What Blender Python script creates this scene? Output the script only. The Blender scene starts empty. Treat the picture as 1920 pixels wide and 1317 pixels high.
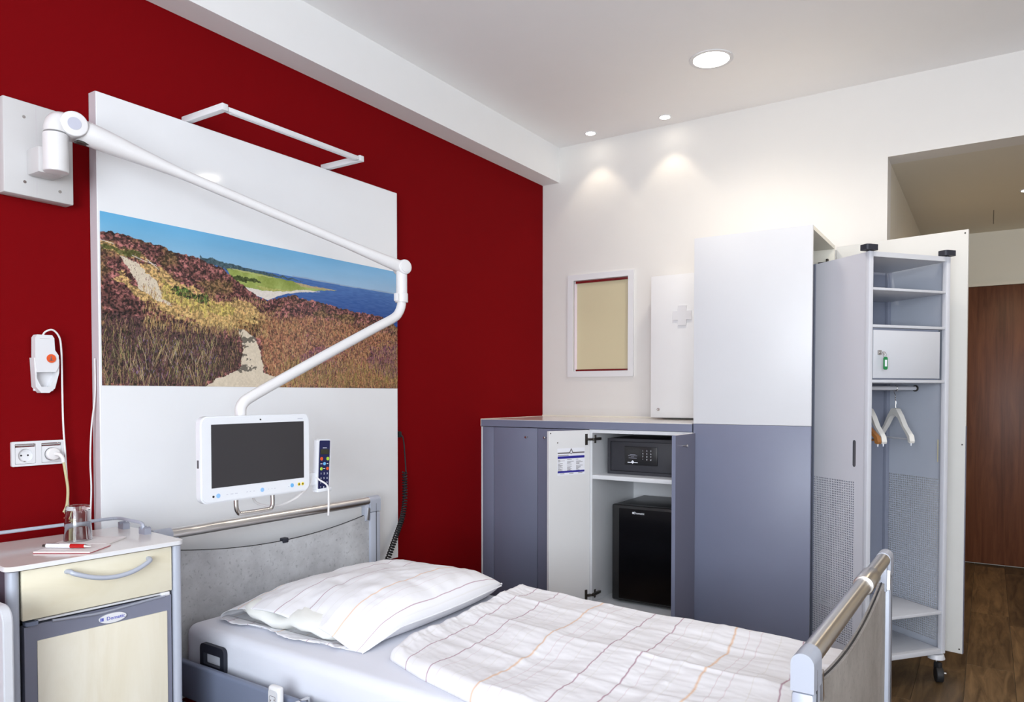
import bpy, bmesh, math, random
import numpy as np
from mathutils import Vector, Matrix
random.seed(7); np.random.seed(7)
S = bpy.context.scene
COL = S.collection
R = math.radians
PI = math.pi

# ------------------------------------------------------------------ camera
cd = bpy.data.cameras.new('camera'); cam = bpy.data.objects.new('camera', cd); COL.objects.link(cam)
cam.location = (2.504, -4.217, 1.28)
cam.rotation_euler = (R(90 - 1.354), 0, R(33.1))
cd.sensor_width = 36; cd.lens = 36 * 1371 / 1920
cd.shift_y = 114.5 / 1920
cd.clip_start = .02
S.camera = cam

# ------------------------------------------------------------------ world, daylight, exposure
W = bpy.data.worlds.new('world'); S.world = W; W.use_nodes = True
W.node_tree.nodes['Background'].inputs[0].default_value = (.62, .78, 1, 1)
W.node_tree.nodes['Background'].inputs[1].default_value = 1.0
def area(name, loc, rot, sx, sy, power, col):
    l = bpy.data.lights.new(name, 'AREA'); l.shape = 'RECTANGLE'; l.size = sx; l.size_y = sy
    l.energy = power; l.color = col
    o = bpy.data.objects.new(name, l); COL.objects.link(o); o.location = loc; o.rotation_euler = rot
    return o
# daylight entering by the window wall behind the camera
area('window_daylight', (2.98, -6.42, 1.62), (R(101), 0, 0), 2.5, 1.9, 148, (.89, .945, 1.0))
S.view_settings.view_transform = 'Standard'
S.view_settings.look = 'None'
S.view_settings.exposure = 0.54
S.view_settings.gamma = 1.0
S.view_settings.use_curve_mapping = False

# ------------------------------------------------------------------ materials
def srgb(r, g, b):
    f = lambda c: (c / 12.92 if c <= .04045 else ((c + .055) / 1.055) ** 2.4)
    return (f(r / 255), f(g / 255), f(b / 255), 1)
MATS = {}
def mat(name, col, rough=.5, metal=0., spec=.5, bump=0., bscale=200., mottle=0., mscale=8., coat=0., emit=None, estr=0.):
    m = bpy.data.materials.new(name); m.use_nodes = True; MATS[name] = m
    nt = m.node_tree; p = nt.nodes['Principled BSDF']
    p.inputs['Base Color'].default_value = col
    p.inputs['Roughness'].default_value = rough
    p.inputs['Metallic'].default_value = metal
    p.inputs['Specular IOR Level'].default_value = spec
    if coat: p.inputs['Coat Weight'].default_value = coat; p.inputs['Coat Roughness'].default_value = .08
    if emit: p.inputs['Emission Color'].default_value = emit; p.inputs['Emission Strength'].default_value = estr
    tc = nt.nodes.new('ShaderNodeTexCoord')
    n = nt.nodes.new('ShaderNodeTexNoise'); n.inputs['Scale'].default_value = mscale; n.inputs['Detail'].default_value = 5
    nt.links.new(tc.outputs['Object'], n.inputs['Vector'])
    mx = nt.nodes.new('ShaderNodeMixRGB'); mx.blend_type = 'MULTIPLY'; mx.inputs[0].default_value = 1
    rp = nt.nodes.new('ShaderNodeMapRange'); rp.inputs[1].default_value = .3; rp.inputs[2].default_value = .7
    rp.inputs[3].default_value = 1 - max(mottle, .01); rp.inputs[4].default_value = 1
    nt.links.new(n.outputs['Fac'], rp.inputs[0])
    mx.inputs[1].default_value = col
    nt.links.new(rp.outputs[0], mx.inputs[2]); nt.links.new(mx.outputs[0], p.inputs['Base Color'])
    if bump:
        b = nt.nodes.new('ShaderNodeBump'); b.inputs['Strength'].default_value = bump; b.inputs['Distance'].default_value = .002
        n2 = nt.nodes.new('ShaderNodeTexNoise'); n2.inputs['Scale'].default_value = bscale
        nt.links.new(tc.outputs['Object'], n2.inputs['Vector'])
        nt.links.new(n2.outputs['Fac'], b.inputs['Height']); nt.links.new(b.outputs[0], p.inputs['Normal'])
    return m
def nodes(m): return m.node_tree, m.node_tree.nodes, m.node_tree.links, m.node_tree.nodes['Principled BSDF']

mat('white_wall', (.735, .715, .69, 1), .75, bump=.08, bscale=300)
mat('bright_wall', (.86, .86, .86, 1), .8)
mat('ceiling_paint', (.90, .89, .89, 1), .85, bump=.05, bscale=300)
mat('entry_paint', (.70, .66, .57, 1), .8, bump=.05, bscale=300)
red = mat('red_woven_wallpaper', (.190, .0034, .0052, 1), .7, spec=.02)
nt, N, L, p = nodes(red)
tc = N.new('ShaderNodeTexCoord'); mp = N.new('ShaderNodeMapping'); mp.inputs['Rotation'].default_value = (R(45), 0, 0)
L.new(tc.outputs['Object'], mp.inputs['Vector'])
w1 = N.new('ShaderNodeTexWave'); w1.bands_direction = 'Y'; w1.inputs['Scale'].default_value = 75; w1.inputs['Distortion'].default_value = .6
w2 = N.new('ShaderNodeTexWave'); w2.bands_direction = 'Z'; w2.inputs['Scale'].default_value = 75; w2.inputs['Distortion'].default_value = .6
L.new(mp.outputs[0], w1.inputs[0]); L.new(mp.outputs[0], w2.inputs[0])
mm = N.new('ShaderNodeMath'); mm.operation = 'MAXIMUM'; L.new(w1.outputs['Fac'], mm.inputs[0]); L.new(w2.outputs['Fac'], mm.inputs[1])
b = N.new('ShaderNodeBump'); b.inputs['Strength'].default_value = .22; b.inputs['Distance'].default_value = .001
L.new(mm.outputs[0], b.inputs['Height']); L.new(b.outputs[0], p.inputs['Normal'])

mat('gloss_white_laminate', (.85, .86, .88, 1), .07, spec=.5)
mat('satin_laminate', (.73, .73, .75, 1), .38, spec=.4)
mat('panel_edge', (.62, .57, .60, 1), .4)
mat('satin_white', (.75, .75, .77, 1), .35)
mat('cabinet_white', (.78, .78, .79, 1), .4)
mat('inner_white', (.72, .73, .75, 1), .5)
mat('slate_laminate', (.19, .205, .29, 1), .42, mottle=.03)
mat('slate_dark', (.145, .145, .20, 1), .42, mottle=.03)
mat('top_laminate', (.74, .71, .68, 1), .14, spec=.6)
mat('door_cream', (.66, .65, .625, 1), .42)
mat('edge_cream', (.86, .82, .72, 1), .4)
mat('arm_white', (.76, .75, .755, 1), .3, coat=.2)
mat('arm_box', (.60, .59, .59, 1), .45)
mat('lilac_cap', (.50, .51, .60, 1), .4)
mat('tv_white', (.80, .82, .86, 1), .3, coat=.2)
mat('screen_black', (.038, .036, .040, 1), .22, spec=.4)
mat('navy_face', (.010, .013, .075, 1), .3)
mat('lcd_olive', (.035, .035, .018, 1), .25)
mat('steel', (.62, .60, .58, 1), .22, metal=1)
mat('brushed_steel', (.68, .665, .65, 1), .28, metal=1, bump=.05, bscale=400)
mat('dark_metal', (.10, .09, .08, 1), .35, metal=.8)
mat('silver_plastic', (.36, .38, .46, 1), .35, metal=.35)
mat('silver_post', (.44, .47, .55, 1), .40, metal=.12)
mat('grey_rail', (.18, .21, .30, 1), .38)
mat('grey_frame', (.22, .23, .30, 1), .4, metal=.2)
mat('dark_side', (.085, .075, .10, 1), .45)
mat('black_plastic', (.012, .012, .014, 1), .45)
mat('black_rubber', (.010, .010, .012, 1), .6)
mat('charcoal_plastic', (.018, .020, .032, 1), .5)
mat('safe_charcoal', (.030, .030, .038, 1), .5, bump=.1, bscale=900)
mat('safe_panel', (.012, .012, .014, 1), .3)
mat('fridge_black', (.010, .010, .011, 1), .35)
mat('fridge_gloss', (.004, .004, .005, 1), .12)
mat('print_white', (.85, .86, .92, 1), .5)
mat('print_grey', (.16, .14, .15, 1), .6)
mat('print_blue', (.025, .02, .28, 1), .5)
mat('badge_blue', (.03, .05, .45, 1), .5)
mat('paper', (.84, .80, .79, 1), .7)
mat('paper_red', (.45, .05, .08, 1), .6)
mat('pen_red', (.42, .012, .012, 1), .25)
mat('orange_button', (.75, .10, .02, 1), .4)
mat('lime_button', (.48, .72, .06, 1), .4)
mat('sky_button', (.16, .48, .85, 1), .4)
mat('pale_blue_button', (.30, .55, .88, 1), .4)
mat('yellow_button', (.85, .65, .02, 1), .4)
mat('cable_white', (.78, .76, .76, 1), .45)
mat('cable_beige', (.58, .52, .30, 1), .45)
mat('key_green', (.01, .22, .06, 1), .35)
mat('hanger_cream', (.72, .70, .66, 1), .4)
mat('hanger_brown', (.32, .13, .035, 1), .35)
mat('unit_metal', (.62, .63, .68, 1), .42)
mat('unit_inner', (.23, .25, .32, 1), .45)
mat('unit_light', (.60, .61, .65, 1), .4)
mat('slot_dark', (.10, .10, .11, 1), .5)
mat('pane_beige', (.64, .57, .38, 1), .25, mottle=.05, mscale=2)
mat('pink_reveal', (.72, .62, .66, 1), .35)
mat('polished_strip', (.80, .78, .78, 1), .12, metal=1)
mat('mattress_sheet', (.73, .75, .83, 1), .85, bump=.15, bscale=60)
mat('inner_pillow', (.84, .85, .82, 1), .9)
mat('hem_white', (.82, .82, .85, 1), .9)
mat('window_frame_white', (.8, .8, .8, 1), .4)
mat('seam_dark', (.12, .10, .08, 1), .8)
mat('plinth_dark', (.03, .03, .035, 1), .6)
mat('sage_label', (.20, .24, .17, 1), .6)
mat('lamp_glow', (1, 1, 1, 1), .5, emit=(1, .93, .80, 1), estr=14)
mat('lamp_lens', (.85, .85, .88, 1), .4)
mat('curtain_white', (.75, .76, .78, 1), .9)

# clear glass
g = bpy.data.materials.new('clear_glass'); g.use_nodes = True; MATS['clear_glass'] = g
nt, N, L, p = nodes(g)
p.inputs['Transmission Weight'].default_value = 1; p.inputs['Roughness'].default_value = 0; p.inputs['IOR'].default_value = 1.45
n = N.new('ShaderNodeTexNoise'); n.inputs['Scale'].default_value = 6
# wood
def wood(name, c1, c2, axis, scale, stretch, rough=.4, rnd=False, knots=True):
    m = bpy.data.materials.new(name); m.use_nodes = True; MATS[name] = m
    nt, N, L, p = nodes(m)
    tc = N.new('ShaderNodeTexCoord'); mp = N.new('ShaderNodeMapping')
    sc = [scale] * 3; sc['XYZ'.index(axis)] = scale / stretch; mp.inputs['Scale'].default_value = sc
    L.new(tc.outputs['Object'], mp.inputs['Vector'])
    if rnd:
        oi = N.new('ShaderNodeObjectInfo'); mu = N.new('ShaderNodeMath'); mu.operation = 'MULTIPLY'; mu.inputs[1].default_value = 60
        L.new(oi.outputs['Random'], mu.inputs[0]); cx = N.new('ShaderNodeCombineXYZ')
        for i in range(3): L.new(mu.outputs[0], cx.inputs[i])
        L.new(cx.outputs[0], mp.inputs['Location'])
    n1 = N.new('ShaderNodeTexNoise'); n1.inputs['Scale'].default_value = 1; n1.inputs['Detail'].default_value = 8; n1.inputs['Roughness'].default_value = .65
    n1.inputs['Distortion'].default_value = .8
    L.new(mp.outputs[0], n1.inputs['Vector'])
    cr = N.new('ShaderNodeValToRGB'); cr.color_ramp.elements[0].position = .33; cr.color_ramp.elements[1].position = .68
    cr.color_ramp.elements[0].color = c1; cr.color_ramp.elements[1].color = c2
    L.new(n1.outputs['Fac'], cr.inputs[0])
    out = cr.outputs[0]
    if rnd:
        mr = N.new('ShaderNodeMapRange'); mr.inputs[3].default_value = .55; mr.inputs[4].default_value = 1.25
        L.new(oi.outputs['Random'], mr.inputs[0])
        mx = N.new('ShaderNodeMixRGB'); mx.blend_type = 'MULTIPLY'; mx.inputs[0].default_value = 1
        L.new(out, mx.inputs[1]); L.new(mr.outputs[0], mx.inputs[2]); out = mx.outputs[0]
    L.new(out, p.inputs['Base Color']); p.inputs['Roughness'].default_value = rough; p.inputs['Specular IOR Level'].default_value = .22
    b = N.new('ShaderNodeBump'); b.inputs['Strength'].default_value = .08; b.inputs['Distance'].default_value = .002
    L.new(n1.outputs['Fac'], b.inputs['Height']); L.new(b.outputs[0], p.inputs['Normal'])
    return m
wood('floor_oak', (.060, .036, .018, 1), (.19, .118, .058, 1), 'Y', 26, 9, .42, rnd=True)
wood('door_walnut', (.075, .025, .012, 1), (.145, .054, .027, 1), 'Z', 22, 14, .38)
wood('maple', (.72, .66, .52, 1), (.80, .76, .65, 1), 'Z', 10, 6, .42)
wood('maple_drawer', (.72, .66, .50, 1), (.80, .76, .63, 1), 'Y', 10, 6, .42)
# concrete decor
def concrete(name, c1, c2, sc):
    m = bpy.data.materials.new(name); m.use_nodes = True; MATS[name] = m
    nt, N, L, p = nodes(m); tc = N.new('ShaderNodeTexCoord')
    n1 = N.new('ShaderNodeTexNoise'); n1.inputs['Scale'].default_value = sc; n1.inputs['Detail'].default_value = 7; n1.inputs['Roughness'].default_value = .65
    n2 = N.new('ShaderNodeTexNoise'); n2.inputs['Scale'].default_value = sc * 17; n2.inputs['Detail'].default_value = 2
    L.new(tc.outputs['Object'], n1.inputs['Vector']); L.new(tc.outputs['Object'], n2.inputs['Vector'])
    cr = N.new('ShaderNodeValToRGB'); cr.color_ramp.elements[0].position = .36; cr.color_ramp.elements[1].position = .66
    cr.color_ramp.elements[0].color = c1; cr.color_ramp.elements[1].color = c2; L.new(n1.outputs['Fac'], cr.inputs[0])
    c2r = N.new('ShaderNodeValToRGB'); c2r.color_ramp.elements[0].position = .27; c2r.color_ramp.elements[1].position = .40
    c2r.color_ramp.elements[0].color = (.66, .66, .66, 1); c2r.color_ramp.elements[1].color = (1, 1, 1, 1); L.new(n2.outputs['Fac'], c2r.inputs[0])
    mx = N.new('ShaderNodeMixRGB'); mx.blend_type = 'MULTIPLY'; mx.inputs[0].default_value = .8
    L.new(cr.outputs[0], mx.inputs[1]); L.new(c2r.outputs[0], mx.inputs[2]); L.new(mx.outputs[0], p.inputs['Base Color'])
    p.inputs['Roughness'].default_value = .5
concrete('concrete_decor', (.37, .37, .385, 1), (.56, .57, .59, 1), 5)
concrete('concrete_decor_warm', (.29, .265, .24, 1), (.43, .40, .37, 1), 6)
# perforated sheet metal: real see-through holes
def perforated(name, col, ax, pitch=.0105, rad=.0036, z0=.17, z1=.905, a0=.06, a1=.34):
    m = bpy.data.materials.new(name); m.use_nodes = True; MATS[name] = m
    nt, N, L, p = nodes(m); p.inputs['Base Color'].default_value = col; p.inputs['Roughness'].default_value = .42
    tc = N.new('ShaderNodeTexCoord'); sp = N.new('ShaderNodeSeparateXYZ'); L.new(tc.outputs['Object'], sp.inputs[0])
    def M(op, a, b=None, c=None):
        n = N.new('ShaderNodeMath'); n.operation = op
        for i, v in enumerate((a, b, c)):
            if v is None: continue
            if isinstance(v, (int, float)): n.inputs[i].default_value = v
            else: L.new(v, n.inputs[i])
        return n.outputs[0]
    A = sp.outputs['XYZ'.index(ax)]; Zz = sp.outputs[2]
    def cell(v): return M('SUBTRACT', M('FRACT', M('DIVIDE', v, pitch)), .5)
    u, v = cell(A), cell(Zz)
    d = M('SQRT', M('ADD', M('MULTIPLY', u, u), M('MULTIPLY', v, v)))
    hole = M('LESS_THAN', d, rad / pitch)
    for q, lo, hi in ((Zz, z0, z1), (A, a0, a1)):
        hole = M('MULTIPLY', hole, M('MULTIPLY', M('GREATER_THAN', q, lo), M('LESS_THAN', q, hi)))
    tr = N.new('ShaderNodeBsdfTransparent'); ms = N.new('ShaderNodeMixShader')
    L.new(hole, ms.inputs[0]); L.new(p.outputs[0], ms.inputs[1]); L.new(tr.outputs[0], ms.inputs[2])
    L.new(ms.outputs[0], N['Material Output'].inputs['Surface'])
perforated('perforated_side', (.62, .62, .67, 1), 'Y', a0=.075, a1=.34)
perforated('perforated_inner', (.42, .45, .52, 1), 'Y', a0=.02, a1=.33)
# striped bed linen, driven by the cloth's own coordinate
def linen(name, base):
    m = bpy.data.materials.new(name); m.use_nodes = True; MATS[name] = m
    nt, N, L, p = nodes(m)
    at = N.new('ShaderNodeAttribute'); at.attribute_name = 'cloth'; sp = N.new('ShaderNodeSeparateXYZ'); L.new(at.outputs['Vector'], sp.inputs[0])
    fr = N.new('ShaderNodeMath'); fr.operation = 'FRACT'; L.new(sp.outputs[0], fr.inputs[0])
    cr = N.new('ShaderNodeValToRGB'); e = cr.color_ramp.elements
    mar = (.36, .16, .24, 1); ora = (.80, .56, .40, 1); fa = (.74, .66, .70, 1); fb = (.77, .76, .75, 1)
    lines = [(.06, mar, .0065), (.12, fb, .004), (.284, mar, .0065), (.36, fa, .004), (.47, fb, .004), (.53, fb, .004), (.66, ora, .011), (.75, fa, .004), (.82, fa, .005), (.93, fb, .004)]
    e[0].position = 0; e[0].color = base; e[1].position = 1; e[1].color = base
    for c, colr, w in lines:
        for dx, cc in ((-w, base), (0, colr), (w, base)):
            q = e.new(c + dx); q.color = cc
    L.new(fr.outputs[0], cr.inputs[0]); L.new(cr.outputs[0], p.inputs['Base Color'])
    p.inputs['Roughness'].default_value = .9; p.inputs['Specular IOR Level'].default_value = .2
    tc = N.new('ShaderNodeTexCoord'); n = N.new('ShaderNodeTexNoise'); n.inputs['Scale'].default_value = 45; n.inputs['Detail'].default_value = 4
    b = N.new('ShaderNodeBump'); b.inputs['Strength'].default_value = .05; b.inputs['Distance'].default_value = .004
    L.new(tc.outputs['Object'], n.inputs[0]); L.new(n.outputs['Fac'], b.inputs['Height']); L.new(b.outputs[0], p.inputs['Normal'])
linen('striped_linen', (.84, .84, .875, 1))
# printed landscape
m = bpy.data.materials.new('landscape_ink'); m.use_nodes = True; MATS['landscape_ink'] = m
nt, N, L, p = nodes(m)
at = N.new('ShaderNodeAttribute'); at.attribute_name = 'ink'; L.new(at.outputs['Color'], p.inputs['Base Color']); p.inputs['Roughness'].default_value = .22

# ------------------------------------------------------------------ mesh helpers
class B:
    def __init__(s): s.bm = bmesh.new()
    def _merge(s, t):
        me = bpy.data.meshes.new('tmp'); t.to_mesh(me); t.free(); s.bm.from_mesh(me); bpy.data.meshes.remove(me)
    def box(s, x0, x1, y0, y1, z0, z1, bev=0., seg=2, M=None):
        t = bmesh.new(); bmesh.ops.create_cube(t, size=1)
        for v in t.verts: v.co = Vector((x0 + (v.co.x + .5) * (x1 - x0), y0 + (v.co.y + .5) * (y1 - y0), z0 + (v.co.z + .5) * (z1 - z0)))
        if bev: bmesh.ops.bevel(t, geom=list(t.edges), offset=bev, segments=seg, profile=.5, affect='EDGES')
        if M is not None: bmesh.ops.transform(t, matrix=M, verts=t.verts)
        s._merge(t); return s
    def cyl(s, p0, p1, r, r2=None, seg=24, bev=0.):
        p0, p1 = Vector(p0), Vector(p1); d = p1 - p0; r2 = r if r2 is None else r2
        t = bmesh.new(); bmesh.ops.create_cone(t, cap_ends=True, segments=seg, radius1=r, radius2=r2, depth=d.length)
        if bev:
            es = [e for e in t.edges if len(e.link_faces) == 2 and any(len(f.verts) > 4 for f in e.link_faces)]
            bmesh.ops.bevel(t, geom=es, offset=bev, segments=3, profile=.5, affect='EDGES')
        q = d.to_track_quat('Z', 'Y').to_matrix().to_4x4()
        bmesh.ops.transform(t, matrix=Matrix.Translation((p0 + p1) / 2) @ q, verts=t.verts); s._merge(t); return s
    def sphere(s, c, r, sc=(1, 1, 1), seg=20):
        t = bmesh.new(); bmesh.ops.create_uvsphere(t, u_segments=seg, v_segments=seg // 2, radius=r)
        bmesh.ops.transform(t, matrix=Matrix.Translation(c) @ Matrix.Diagonal((*sc, 1)), verts=t.verts); s._merge(t); return s
    def tube(s, pts, r, seg=10, closed=False):
        pts = [Vector(q) for q in pts]; n = len(pts)
        rs = r if isinstance(r, (list, tuple)) else [r] * n
        bm = s.bm; rings = []; prev = None
        for i, q in enumerate(pts):
            a = pts[max(i - 1, 0)] if not closed else pts[i - 1]; c = pts[min(i + 1, n - 1)] if not closed else pts[(i + 1) % n]
            d = (c - a).normalized()
            if prev is None:
                u = d.orthogonal().normalized()
            else:
                u = prev - d * prev.dot(d)
                u = u.normalized() if u.length > 1e-6 else d.orthogonal().normalized()
            prev = u; w = d.cross(u)
            rings.append([bm.verts.new(q + (u * math.cos(2 * PI * k / seg) + w * math.sin(2 * PI * k / seg)) * rs[i]) for k in range(seg)])
        for i in range(n - 1 + (1 if closed else 0)):
            A, C = rings[i], rings[(i + 1) % n]
            for k in range(seg): bm.faces.new((A[k], A[(k + 1) % seg], C[(k + 1) % seg], C[k]))
        if not closed: bm.faces.new(rings[0][::-1]); bm.faces.new(rings[-1])
        return s
    def prism(s, outer, t0, t1, plane='yz', holes=()):
        # 2-D outline (with holes) pushed through the third axis from t0 to t1
        def P(a, b, t): return {'yz': (t, a, b), 'xz': (a, t, b), 'xy': (a, b, t)}[plane]
        t = bmesh.new(); es = []
        for loop in (outer, *holes):
            vs = [t.verts.new(P(a, b, t0)) for a, b in loop]
            for i in range(len(vs)): es.append(t.edges.new((vs[i], vs[(i + 1) % len(vs)])))
        bmesh.ops.triangle_fill(t, edges=es, use_beauty=True)
        r = bmesh.ops.extrude_face_region(t, geom=list(t.faces))
        dv = Vector(P(0, 0, t1)) - Vector(P(0, 0, t0))
        bmesh.ops.translate(t, vec=dv, verts=[v for v in r['geom'] if isinstance(v, bmesh.types.BMVert)])
        bmesh.ops.recalc_face_normals(t, faces=t.faces); s._merge(t); return s
    def lathe(s, prof, c, seg=32):
        bm = s.bm; rings = []
        for r, z in prof:
            rings.append([bm.verts.new((c[0] + r * math.cos(2 * PI * k / seg), c[1] + r * math.sin(2 * PI * k / seg), c[2] + z)) for k in range(seg)])
        for i in range(len(prof) - 1):
            for k in range(seg): bm.faces.new((rings[i][k], rings[i][(k + 1) % seg], rings[i + 1][(k + 1) % seg], rings[i + 1][k]))
        return s
    def xf(s, M): bmesh.ops.transform(s.bm, matrix=M, verts=s.bm.verts); return s

ORG = {}
def link(name, me, m, parent):
    o = bpy.data.objects.new(name, me); COL.objects.link(o)
    me.materials.append(MATS[m])
    if parent is not None: o.parent = parent
    return o
def root_of(o):
    while o.parent is not None: o = o.parent
    return o
def finish(b, name, off=None, smooth=True):
    bm = b.bm
    if off is not None: bmesh.ops.translate(bm, vec=-Vector(off), verts=bm.verts)
    bmesh.ops.recalc_face_normals(bm, faces=bm.faces)
    me = bpy.data.meshes.new(name); bm.to_mesh(me); bm.free()
    if smooth:
        for q in me.polygons: q.use_smooth = True
        me.set_sharp_from_angle(angle=R(38))
    return me
def part(name, b, m, parent, label=None, smooth=True):
    rt = root_of(parent); off = ORG.get(rt.name)
    me = finish(b, name, off, smooth); o = link(name, me, m, parent)
    if label: o['label'] = label
    return o
def thing(name, label, cat, loc=(0, 0, 0), rotz=0., local=False, group=None):
    o = bpy.data.objects.new(name, None); COL.objects.link(o); o.empty_display_size = .05
    o.location = loc; o.rotation_euler = (0, 0, rotz); o['label'] = label; o['category'] = cat
    if group: o['group'] = group
    ORG[o.name] = None if local else Vector(loc)
    return o
def single(name, b, m, label, cat, loc, group=None, rotz=0., local=False):
    me = finish(b, name, None if local else loc); o = link(name, me, m, None)
    o.location = loc; o.rotation_euler = (0, 0, rotz); o['label'] = label; o['category'] = cat
    if group: o['group'] = group
    ORG[o.name] = None if local else Vector(loc)
    return o
def struct(name, b, m, label, parent=None, loc=(0, 0, 0)):
    o = link(name, finish(b, name, loc if parent is None else None), m, parent)
    if parent is None:
        o.location = loc; o['kind'] = 'structure'; o['label'] = label; o['category'] = name.split('_')[0]; ORG[o.name] = Vector(loc)
    return o
def copy_tree(o, parent=None):
    c = o.copy(); COL.objects.link(c); c.parent = parent
    for ch in [q for q in bpy.data.objects if q.parent == o]: copy_tree(ch, c)
    return c
def text_b(txt, size, M, depth=.0004, align='CENTER'):
    cu = bpy.data.curves.new('t', 'FONT'); cu.body = txt; cu.size = size; cu.align_x = align; cu.align_y = 'CENTER'; cu.extrude = depth; cu.resolution_u = 2
    o = bpy.data.objects.new('t', cu); COL.objects.link(o)
    dg = bpy.context.evaluated_depsgraph_get(); me = bpy.data.meshes.new_from_object(o.evaluated_get(dg))
    bpy.data.objects.remove(o); bpy.data.curves.remove(cu)
    b = B(); b.bm.from_mesh(me); bpy.data.meshes.remove(me); b.xf(M); return b
def axes(o, ex, ey, ez=None):
    ex, ey = Vector(ex), Vector(ey); ez = ex.cross(ey)
    return Matrix(((ex.x, ey.x, ez.x, o[0]), (ex.y, ey.y, ez.y, o[1]), (ex.z, ey.z, ez.z, o[2]), (0, 0, 0, 1)))
def add(b, other):
    me = bpy.data.meshes.new('tmp'); other.bm.to_mesh(me); other.bm.free(); b.bm.from_mesh(me); bpy.data.meshes.remove(me); return b
def rrect(a0, a1, b0, b1, r, n=5):
    out = []
    for cx, cy, s in ((a1 - r, b1 - r, 0), (a0 + r, b1 - r, 1), (a0 + r, b0 + r, 2), (a1 - r, b0 + r, 3)):
        for k in range(n + 1):
            t = PI / 2 * (s + k / n); out.append((cx + r * math.cos(t), cy + r * math.sin(t)))
    return out
def ellipse(ca, cb, ra, rb, n=28): return [(ca + ra * math.cos(2 * PI * k / n), cb + rb * math.sin(2 * PI * k / n)) for k in range(n)]
def spline(pts, n=8):
    P = [Vector(q) for q in pts]; P = [P[0] * 2 - P[1]] + P + [P[-1] * 2 - P[-2]]; out = []
    for i in range(1, len(P) - 2):
        for k in range(n):
            t = k / n; a, b_, c, d = P[i - 1:i + 3]
            out.append(.5 * (2 * b_ + (c - a) * t + (2 * a - 5 * b_ + 4 * c - d) * t * t + (3 * b_ - a - 3 * c + d) * t ** 3))
    out.append(P[-2]); return out
def helix(path, r, turns, per=10):
    path = [Vector(q) for q in path]
    cl = [0.]
    for i in range(len(path) - 1): cl.append(cl[-1] + (path[i + 1] - path[i]).length)
    um = []; k = 0; M_ = 60
    for i in range(M_ + 1):
        d = cl[-1] * i / M_
        while k < len(path) - 2 and cl[k + 1] < d: k += 1
        um.append(path[k].lerp(path[k + 1], (d - cl[k]) / max(cl[k + 1] - cl[k], 1e-9)))
    path = um
    n = turns * per; out = []; m = len(path) - 1; prev = None
    for i in range(n + 1):
        f = i / n * m; k = min(int(f), m - 1); q = path[k].lerp(path[k + 1], f - k); d = (path[k + 1] - path[k]).normalized()
        u = d.orthogonal().normalized() if prev is None else (prev - d * prev.dot(d)).normalized(); prev = u; w = d.cross(u)
        a = 2 * PI * i / per; out.append(q + u * math.cos(a) * r + w * math.sin(a) * r)
    return out
def vnoise(w, h, cells_x, cells_y, seed):
    rg = np.random.RandomState(seed); g = rg.rand(int(cells_y) + 3, int(cells_x) + 3)
    xs = np.linspace(0, cells_x, w); ys = np.linspace(0, cells_y, h)
    xi = xs.astype(int); yi = ys.astype(int); fx = xs - xi; fy = ys - yi
    fx = fx * fx * (3 - 2 * fx); fy = (fy * fy * (3 - 2 * fy))[:, None]
    a = g[np.ix_(yi, xi)]; b_ = g[np.ix_(yi, xi + 1)]; c = g[np.ix_(yi + 1, xi)]; d = g[np.ix_(yi + 1, xi + 1)]
    return (a * (1 - fx) + b_ * fx) * (1 - fy) + (c * (1 - fx) + d * fx) * fy
def fbm(w, h, cx, cy, seed, oct=4):
    o = np.zeros((h, w)); a = 1.; t = 0
    for k in range(oct): o += a * vnoise(w, h, cx * 2 ** k, cy * 2 ** k, seed + k); t += a; a *= .55
    return o / t
def grid_mesh(name, V, nx, ny, closed_extra=None):
    me = bpy.data.meshes.new(name)
    i = np.arange(nx - 1); j = np.arange(ny - 1); I, J = np.meshgrid(i, j); a = (J * nx + I).ravel()
    F = np.stack([a, a + 1, a + nx + 1, a + nx], 1)
    me.vertices.add(len(V)); me.vertices.foreach_set('co', np.asarray(V, np.float32).ravel())
    me.loops.add(F.size); me.loops.foreach_set('vertex_index', F.astype(np.int32).ravel())
    me.polygons.add(len(F)); me.polygons.foreach_set('loop_start', np.arange(0, F.size, 4, dtype=np.int32)); me.update(calc_edges=True); me.validate()
    return me

# ------------------------------------------------------------------ room shell
CH = 2.897; XR = 4.4; YF = -6.3; T = .15
struct('wall_left', B().box(-T, 0, YF - T, T, -.1, CH + .1), 'red_woven_wallpaper', 'dark red textured wall behind the bed')
wb = B()
wb.box(-T, 2.055, 0, T, -.1, 1.41).box(-T, .212, 0, T, 1.41, 2.04).box(.642, 2.055, 0, T, 1.41, 2.04).box(-T, 2.055, 0, T, 2.04, CH + .1)
wb.box(2.055, 3.5, 0, T, 2.50, CH + .1).box(3.5, XR + T, 0, T, -.1, CH + .1)
struct('wall_back', wb, 'white_wall', 'white end wall with the entry recess opening')
struct('wall_right', B().box(XR, XR + T, YF - T, 0, -.1, CH + .1), 'bright_wall', 'white side wall across from the bed')
wf = B()
wf.box(0, 1.7, YF - T, YF, -.1, CH + .1).box(4.25, XR, YF - T, YF, -.1, CH + .1).box(1.7, 4.25, YF - T, YF, -.1, .65).box(1.7, 4.25, YF - T, YF, 2.55, CH + .1)
struct('wall_front', wf, 'bright_wall', 'white window wall facing the cabinets')
struct('ceiling', B().box(-T, XR + T, YF - T, T, CH, CH + .12), 'ceiling_paint', 'plain white ceiling of the room')
struct('ceiling_entry', B().box(2.055, 3.5, T, 2.5, 2.50, 2.62), 'entry_paint', 'lower beige ceiling of the entry recess')
struct('wall_entry_left', B().box(1.93, 2.055, T, 2.5, -.1, 2.5), 'entry_paint', 'beige side wall of the entry recess')
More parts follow.
